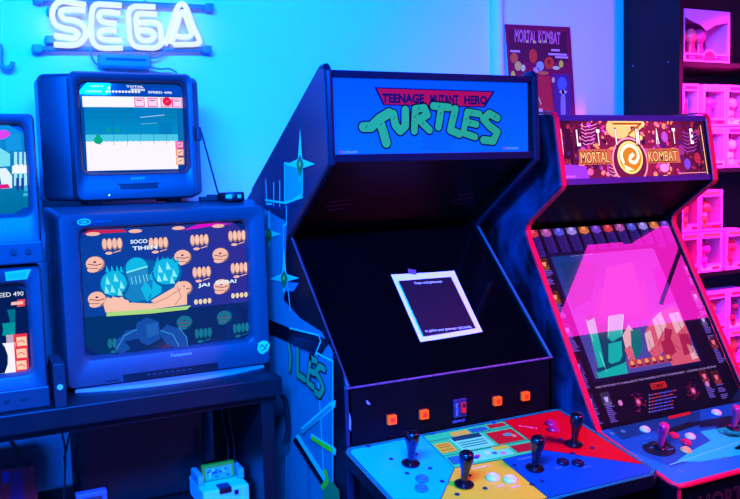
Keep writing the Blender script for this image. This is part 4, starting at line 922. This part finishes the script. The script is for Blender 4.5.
for a_ in (((656, 318), (662, 332), (658, 346)), ((674, 314), (682, 332), (696, 356)), ((648, 340), (652, 352)), ((668, 340), (680, 350))): Scr.lpx(a_, .002, (150, 20, 60), 9)
for i in range(6):
    x, y = 632+i*7.2, 364.5-i*1.25; u0, v0 = Scr.px(x, y); Scr.rect(u0-.014, v0-.012, u0+.013, v0+.012, (225, 60, 70), 10); Scr.ell(u0, v0+.003, .008, .008, (255, 175, 120), 11, 8); Scr.ell(u0, v0-.006, .010, .005, (120, 20, 60), 11, 8)
s([(560, 262), (600, 262), (590, 300), (572, 310)], (20, 60, 130), 7); s([(606, 268), (632, 262), (646, 312), (598, 318)], (120, 75, 150), 7); s([(598, 290), (646, 280), (650, 318), (590, 326)], (95, 70, 150), 6); s([(652, 270), (668, 262), (680, 300), (662, 306)], (95, 45, 150), 6)
Scr.build('screen', lit, t)
# bezel frame around the picture and lower print
for a_ in ((su0-.012, sv0-.012, su0, sv1+.012), (su1, sv0-.012, su1+.012, sv1+.012), (su0, sv0-.012, su1, sv0), (su0, sv1, su1, sv1+.012)): A.rect(*a_, (10, 14, 60), 4)
u0, v0 = A.px(596, 389.5); u1, v1 = A.px(716, 366.5)
A.text('WIN MATCHES TO CHALLENGE THE MASTERS OF THE TOURNAMENT - CHOOSE YOUR DESTINY', u0, (v0+v1)/2, .006, (200, 170, 230), 5, w=u1-u0)
u0, v0 = A.px(571, 257); A.text('CHOOSE YOUR FIGHTER', u0, v0, .005, (200, 160, 230), 5, w=.09)
u0, v0 = A.px(652, 390); A.rect(u0, v0, u0+.062, v0+.020, (220, 40, 40), 4); A.text('COMBAT', u0+.004, v0+.003, .013, (60, 5, 20), 5, w=.054, off=.03)
for k in range(6):
    u0, v0 = A.px(649, 396+k*3.4); A.rect(u0, v0, u0+.004, v0+.004, (150, 150, 240), 5)
    x_ = .008
    while x_ < .10: w_ = random.uniform(.006, .018); A.rect(u0+x_, v0, u0+x_+w_, v0+.0038, random.choice([(90, 80, 210), (190, 50, 80), (90, 80, 210)]), 5); x_ += w_+.003
for x, y in ((638, 402), (693, 391)):
    u0, v0 = A.px(x, y)
    for k in range(26): a_ = random.uniform(0, 6.28); r_ = random.uniform(.008, .030); A.ell(u0+r_*math.cos(a_), v0+r_*math.sin(a_), .004, .003, random.choice([(110, 15, 50), (150, 20, 70), (70, 15, 90)]), 4, 6)
    A.ell(u0, v0, .010, .011, (200, 60, 110), 6, 12); A.ell(u0, v0, .005, .006, (240, 130, 200), 7, 10)
for x, y in ((620, 403), (707, 384)): A.ell(*A.px(x, y), .008, .009, (225, 130, 190), 6, 14)
bzl = A.build('monitor_bezel', ink('bezel_print_glow', em=1.0, rough=.4, base=.12, spec=.1), t)  # the print is no lamp; emission added to brighten its cards
mb = MB().prism([tuple((O_+sl*a+Nk*b_)[1:]) for a, b_ in ((-.062, .0075), (.598, .0075), (.598, .0085), (-.062, .0085))], JX0, JX1)
mb.build('screen_glass', glass('pane_glass', 2.75), t)
# control panel
KS = .22; ky0 = 1.512; zk = lambda y: .727+(y-1.516)*KS
MB().prism([(ky0, zk(ky0)), (1.822, zk(1.822)), (1.822, .50), (ky0+.012, .50), (ky0+.004, zk(ky0)-.012)], KX0, KX1+.18).build('control_box', blackw, t)
Vk = Vector((0, 1, KS)).normalized(); A = Art((KX0, ky0, zk(ky0)), (1, 0, 0), Vk, step=.0004); Wk = KX1+.18-KX0; Lk = math.hypot(1, KS)*(1.812-ky0)
A.clip = (.004, Wk-.004, .004, Lk)
mkp = lambda c: pig(c, (1.3, .42, 3.4))
A.rect(.004, .004, Wk-.004, Lk, mkp((10, 60, 185)), 1)
A.poly([A.px(*p) for p in ((628, 450), (672, 468), (740, 446), (760, 460), (690, 492), (660, 480))], mkp((14, 85, 215)), 2)
A.pp([(690, 452), (740, 425), (760, 440), (760, 452), (700, 462), (676, 462)], mkp((20, 150, 240)), 3); A.pp([(700, 432), (740, 425), (740, 440), (716, 446)], mkp((20, 150, 235)), 4)
A.pp([(608, 428), (700, 411), (700, 422), (660, 430), (622, 440)], mkp((10, 40, 120)), 3); A.pp([(655, 434), (690, 422), (702, 424), (672, 434)], mkp((12, 14, 40)), 4); A.pp([(696, 422), (730, 416), (740, 424), (700, 428)], mkp((12, 18, 60)), 4)
A.ell(*A.px(659, 449), .05, .04, mkp((14, 16, 50)), 4, 20); A.ell(*A.px(732, 431), .05, .04, mkp((14, 16, 60)), 4, 20)
A.lpx([(669.7, 465.6), (726, 447), (760, 436)], .0035, mkp((120, 200, 245)), 6); A.lpx([(742, 446), (736, 449), (760, 452)], .010, mkp((8, 12, 30)), 6)
A.pp([(668, 417), (690, 412), (691, 415), (669, 420)], mkp((215, 20, 40)), 6)
for x, y in ((623, 432), (681, 472), (725, 459), (612, 434)): A.ell(*A.px(x, y), .008, .008, mkp((90, 90, 190)), 6, 10)
for x, y in ((646, 440), (643, 445), (650, 449), (668, 451)): u0, v0 = A.px(x, y); A.rect(u0, v0, u0+.022, v0+.004, mkp((60, 90, 210)), 6)
A.build('control_panel_print', printg, t)
mb = MB().tube([(KX0, 1.80, zk(1.80)+.001), (KX0, ky0+.015, zk(ky0+.015)+.001), (KX0+.006, ky0+.003, zk(ky0)+.001), (KX0+.03, ky0, zk(ky0)), (KX1+.18, ky0, zk(ky0))], .0075, 8)
mb.build('panel_moulding', redm, t, smooth=True); MB().tube([(KX0+.012, ky0+.006, zk(ky0)-.004), (KX0+.012, ky0+.010, .5)], .0075, 8).build('panel_moulding', redm, t, smooth=True)
MB().box(KX0+.02, KX1+.0, 1.60, 1.80, .05, .499).build('lower_front', blackw, t)
Bd = Art((KX0, ky0+.0055, .66), (1, 0, 0), (0, 0, 1)); 
Bd.text('MORTAL KOMBAT', .085, -.03, .055, (120, 15, 40), 2, w=.50, off=.018); Bd.text('MORTAL KOMBAT', .085, -.03, .055, (14, 10, 14), 3, w=.50, off=-.004)
Bd.build('front_lettering', printm, t)
hr = mat('handle_red', (235, 25, 75), .3, coat=.2); 
joystick(A, (660, 448), (661.4, 422.5), hr, t, R_=.0145, sh=.009, disc=.020); joystick(A, (733, 429), (734.6, 405), hr, t, R_=.0145, sh=.009, disc=.020)
for x, y, c in ((644.8, 430.8, (225, 230, 232)), (690, 437.8, (225, 230, 232)), (673.5, 437, (230, 20, 50)), (686, 443.8, (230, 20, 50)), (685.6, 451.5, (250, 190, 70)), (716.2, 413.9, (225, 230, 232))):
    pbutton(A, x, y, c, t, r=.0155)

# ------------------------------------------------------------------ poster
t = thing('poster', 'dark red and purple fighting game poster on the lavender wall behind the cabinets', 'poster', (2.26, 2.9, 1.6))
c4 = [(505, 24), (570, 27), (576.5, 134), (512, 128)]
A = Art((2.0, 2.885, 1.5), (1, 0, 0), (0, 0, 1), step=.0003)
q = [A.px(*c) for c in c4]
mb = MB(); mb.add([A.P(*p, 0) for p in q]+[A.P(*p, 0)+Vector((0, .0012, 0)) for p in q], [(0, 3, 2, 1), (4, 5, 6, 7), (0, 1, 5, 4), (1, 2, 6, 5), (2, 3, 7, 6), (3, 0, 4, 7)]); mb.build('paper', mat('poster_paper', (70, 8, 40), .4), t)
pigp = lambda c: pig(c, (.42, .25, 1.3))
A.poly(q, pigp((90, 6, 60)), 1)
def ps(pts, c, l=2): A.pp(pts, pigp(c), l)
ps([(508, 30), (566, 32), (568, 62), (510, 62)], (45, 8, 50), 2); ps([(530, 76), (550, 76), (556, 130), (534, 128)], (150, 20, 50), 2); ps([(512, 80), (528, 80), (532, 126), (516, 124)], (50, 12, 80), 2); ps([(552, 74), (570, 74), (574, 130), (556, 130)], (45, 20, 110), 2)
u0, v0 = A.px(514.5, 41.5); u1, _ = A.px(536, 42); A.text('MORTAL', u0, v0, .052, pigp((235, 60, 150)), 5, w=u1-u0, off=.03, rot=-.02); u0, v0 = A.px(538, 42.5); u1, _ = A.px(560, 42); A.text('KOMBAT', u0, v0, .052, pigp((235, 60, 150)), 5, w=u1-u0, off=.03, rot=-.02)
for x in (527, 534, 540, 545): A.ell(*A.px(x, 41.5), .006, .005, pigp((240, 150, 60)), 6, 8)
for x, y, a_, b_, c in ((514, 58, .02, .022, (200, 50, 50)), (518, 66, .018, .02, (230, 110, 90)), (513, 76, .012, .022, (240, 120, 70)), (523, 68, .012, .014, (240, 130, 150)), (533, 56, .022, .03, (225, 30, 40)), (540, 66, .02, .02, (110, 100, 220)), (536, 70, .016, .012, (160, 90, 190)), (549, 63, .026, .026, (235, 35, 35)), (549, 62, .010, .010, (110, 10, 30), ), (561, 64, .012, .016, (245, 130, 60)), (556, 68, .02, .008, (240, 140, 150)), (520, 78, .02, .01, (20, 80, 130)), (543, 73, .03, .008, (235, 60, 60)), (562, 84, .026, .03, (40, 60, 190)), (563, 92, .02, .008, (220, 120, 200)), (563, 106, .014, .07, (110, 80, 200)), (553, 80, .008, .012, (200, 120, 130))): A.ell(*A.px(x, y), a_, b_, pigp(c), 3 if a_ > .011 else 5, 12)
A.lpx([(535, 90), (541, 104)], .004, pigp((230, 140, 160)), 5); ps([(534, 110), (542, 108), (543, 114), (535, 116)], (220, 110, 150), 5)
for x, y, w_ in ((510, 52, .05), (551, 51, .045), (548, 55, .10), (555, 58, .07)): u0, v0 = A.px(x, y); A.rect(u0, v0, u0+w_, v0+.008, pigp((200, 100, 220)), 6)
A.build('poster_print', printm, t)

# ------------------------------------------------------------------ shelf unit with boxed figures
SX, SY = 2.742, 2.565
t = thing('bookshelf', 'tall black shelving unit at the right edge holding rows of boxed figures', 'shelf', (3.3, 2.73, 0))
MB().box(SX-.022, SX-.002, SY, 2.89, 0, 2.5).build('side_panel', mat('shelf_black', (7, 7, 9), .4, noise=.15, spec=.25), t)
MB().box(3.9, 3.92, SY, 2.89, 0, 2.5).build('side_panel', mat('shelf_black'), t)
MB().box(SX-.002, 3.9, 2.875, 2.89, 0, 2.5).build('back_panel', darkp, t)
for z in (1.982, 1.532, 1.082, .632, .182): MB().box(SX-.002, 3.9, SY+.004, 2.875, z-.018, z).build('shelf_board', mat('shelf_black'), t)
for z in (2.02, 2.03):
    pass
for i, (x, z) in enumerate(((at('X', SX-.022, 633, 66)), (at('X', SX-.022, 668.5, 62))) if False else ()): pass
for x, y in ((633, 66), (668.5, 62)):
    p = at('X', SX-.022, x, y); MB().lathe([(.004, 0), (.003, .002)], frame_on(p, (0, -1, 0), (0, 0, 1))).build('screw_cap', chrome, t)
cardm = {}
def boxed(name, label, w_, h_, d_, loc, seed, cc, grp):
    random.seed(seed)
    t = thing(name, label, 'box', loc, grp); X, Y, Z = loc
    T = .004; wm = mat('card_%s' % str(cc), cc, .4)
    mb = MB()
    mb.box(X, X+w_, Y+d_-T, Y+d_, Z, Z+h_); mb.box(X, X+T, Y, Y+d_-T, Z, Z+h_); mb.box(X+w_-T, X+w_, Y, Y+d_-T, Z, Z+h_); mb.box(X+T, X+w_-T, Y, Y+d_-T, Z, Z+T); mb.box(X+T, X+w_-T, Y, Y+d_-T, Z+h_-T, Z+h_)
    lo, hi, sd = h_*.2, h_*.84, .012
    mb.box(X+T, X+w_-T, Y, Y+.002, Z+T, Z+lo); mb.box(X+T, X+w_-T, Y, Y+.002, Z+hi, Z+h_-T); mb.box(X+T, X+sd, Y, Y+.002, Z+lo, Z+hi); mb.box(X+w_-sd, X+w_-T, Y, Y+.002, Z+lo, Z+hi)
    mb.build('carton', wm, t)
    MB().box(X+T, X+w_-T, Y+d_-T-.003, Y+d_-T-.001, Z+T, Z+h_-T).build('backing_card', mat('insert_dark', (70, 12, 70), .5), t)
    c1 = random.choice([(220, 60, 70), (240, 200, 190), (120, 40, 60), (210, 150, 120), (250, 110, 60), (180, 60, 160)]); c2 = random.choice([(60, 40, 60), (230, 60, 60), (200, 160, 150), (80, 60, 90)])
    A = Art((X, Y-.0003, Z), (1, 0, 0), (0, 0, 1), step=.0002)
    A.rect(w_*.14, h_*.875, w_*.9, h_*.955, random.choice([(200, 40, 60), (120, 20, 50), (220, 120, 60)]), 1); A.build('title_strip', printm, t); A = Art((X, Y-.0003, Z), (1, 0, 0), (0, 0, 1), step=.0002); A.rect(w_*.06, h_*.05, w_*.94, h_*.15, random.choice([(225, 60, 70), (240, 225, 230), (240, 150, 190)]), 1)
    A.rect(w_*.55, h_*.06, w_*.88, h_*.125, (120, 15, 35), 2); A.ell(w_*.22, h_*.17, w_*.12, h_*.09, c1, 3, 12); A.ell(w_*.18, h_*.32, w_*.14, h_*.12, c1, 3, 14); A.ell(w_*.20, h_*.42, w_*.10, h_*.05, c2, 4, 12)
    A.build('box_print', printm, t)
    cx_, cy_ = X+w_*.52, Y+d_*.5
    fg = MB().loft([[Vector((cx_+r_*math.cos(a*.628), cy_+r_*.8*math.sin(a*.628), Z+zz)) for a in range(10)] for r_, zz in ((w_*.20, T+.001), (w_*.22, h_*.12), (w_*.13, h_*.24), (w_*.17, h_*.38), (w_*.08, h_*.44))]).build('figure', mat('fig_%s' % str(c2), c2, .4), t, smooth=True)
    MB().ball((cx_, cy_, Z+h_*.56), w_*.27, w_*.23, h_*.17).build('figure_head', mat('fig_%s' % str(c1), c1, .4), fg, smooth=True)
    MB().box(X+sd+.001, X+w_-sd-.001, Y+.0022, Y+.0028, Z+lo+.001, Z+hi-.001).build('window', _m['clear'], t)
    return t
_m['clear'] = glass('clear_window', 1.25)
W1 = (238, 135, 225); gn = 'boxed figures on the shelves'
bw = .137
rows = [  # z, x, label
 (1.533, 2.742, 'boxed figure at the left end of the middle shelf, lower row, behind the marquee'),
 (1.533, 2.865, 'boxed figure on the middle shelf, lower row, next to the marquee corner'),
 (1.533, 3.006, 'boxed figure on the middle shelf, lower row, at the right picture edge'),
 (1.713, 2.742, 'narrow boxed figure on the middle shelf, upper row, touching the shelf post'),
 (1.713, 2.865, 'boxed figure on the middle shelf, upper row, second from the shelf post'),
 (1.713, 3.006, 'boxed figure on the middle shelf, upper row, at the right picture edge'),
 (1.083, 2.742, 'boxed figure on the lower shelf, bottom row, leftmost beside the red moulding'),
 (1.083, 2.850, 'boxed figure on the lower shelf, bottom row, with an orange figure in its window'),
 (1.083, 3.010, 'boxed figure on the lower shelf, bottom row, at the right picture edge'),
 (1.263, 2.742, 'boxed figure on the lower shelf, upper row, half hidden by the red moulding'),
 (1.263, 2.850, 'boxed figure on the lower shelf, topmost and rightmost of its stack'),
 (.633, 2.742, 'boxed figure on the lowest shelf in view, bottom row, hidden mostly by the cabinet'),
 (.633, 2.885, 'boxed figure on the lowest shelf in view, bottom row, beside the red moulding'),
 (.633, 3.030, 'boxed figure on the lowest shelf in view, bottom row, at the right picture edge'),
 (.813, 2.742, 'boxed figure on the lowest shelf in view, upper row, hidden mostly by the cabinet'),
 (.813, 2.885, 'boxed figure on the lowest shelf in view, upper row, beside the red moulding'),
 (.813, 3.030, 'boxed figure on the lowest shelf in view, upper row, at the right picture edge')]
for i, (z, x, lb) in enumerate(rows):
    wd = .098 if z == 1.713 and x < 2.8 else (.105 if x < 2.8 and 1.0 < z < 1.6 else bw)
    boxed('boxed_figure', lb, wd, .176, .10, (x+.0015, SY+.006, z), 20+i, W1, gn)
# big box
t = thing('boxed_playset', 'large wide boxed toy alone on the top shelf', 'box', (2.75, SY, 1.983)); X, Y, Z = 2.752, SY+.006, 1.983; w_, h_, d_ = .27, .215, .14
mb = MB(); T = .004
mb.box(X, X+w_, Y+d_-T, Y+d_, Z, Z+h_); mb.box(X, X+T, Y, Y+d_-T, Z, Z+h_); mb.box(X+w_-T, X+w_, Y, Y+d_-T, Z, Z+h_); mb.box(X+T, X+w_-T, Y, Y+d_-T, Z, Z+T); mb.box(X+T, X+w_-T, Y, Y+d_-T, Z+h_-T, Z+h_)
mb.box(X+T, X+w_-T, Y, Y+.002, Z+T, Z+.034); mb.box(X+T, X+w_-T, Y, Y+.002, Z+h_-.035, Z+h_-T); mb.box(X+w_-.012, X+w_-T, Y, Y+.002, Z+.034, Z+h_-.035)
mb.build('carton', mat('card_%s' % str(W1), W1, .4), t)
MB().box(X+T, X+w_-T, Y+d_-T-.003, Y+d_-T-.001, Z+T, Z+h_-T).build('backing_card', mat('insert_dark', (70, 12, 70), .5), t)
A = Art((X, Y-.0003, Z), (1, 0, 0), (0, 0, 1), step=.0002)
A.rect(.01, .008, w_-.008, .028, (60, 12, 60), 1); A.ell(w_*.55, .018, .04, .034, W1, 2, 24, 0, 180); A.ell(w_*.55, .018, .033, .028, (170, 30, 50), 3, 24, 0, 180); A.rect(w_*.55-.033, .006, w_*.55+.033, .018, (170, 30, 50), 3)
u0 = .03
A.text('PLAY', .03, .012, .010, W1, 4, w=.03); A.text('WORLD', w_-.055, .012, .010, W1, 4, w=.04)
A.poly([(.004, h_-.036), (.05, h_-.052), (.09, h_-.062), (.13, h_-.085), (.18, h_-.06), (.22, h_-.052), (w_-.01, h_-.045), (w_-.01, h_-.034), (.004, h_-.034)], W1, 2)
A.build('box_print', printm, t)
for x, c1, c2 in ((.035, (240, 80, 120), (200, 30, 60)), (.10, (230, 100, 110), (180, 30, 80)), (.15, (200, 60, 120), (120, 30, 80))):
    fg = MB().lathe([(.022, Z+T+.001), (.026, Z+.04), (.016, Z+.075), (.02, Z+.09)], Matrix.Translation((X+x, Y+.06, 0))).build('figure', mat('fig_%s' % str(c2), c2, .4), t, smooth=True)
    MB().ball((X+x, Y+.06, Z+.115), .03, .027, .032).build('figure_head', mat('fig_%s' % str(c1), c1, .4), fg, smooth=True)
MB().box(X+.005, X+w_-.013, Y+.0022, Y+.0028, Z+.035, Z+h_-.036).build('window', _m['clear'], t)
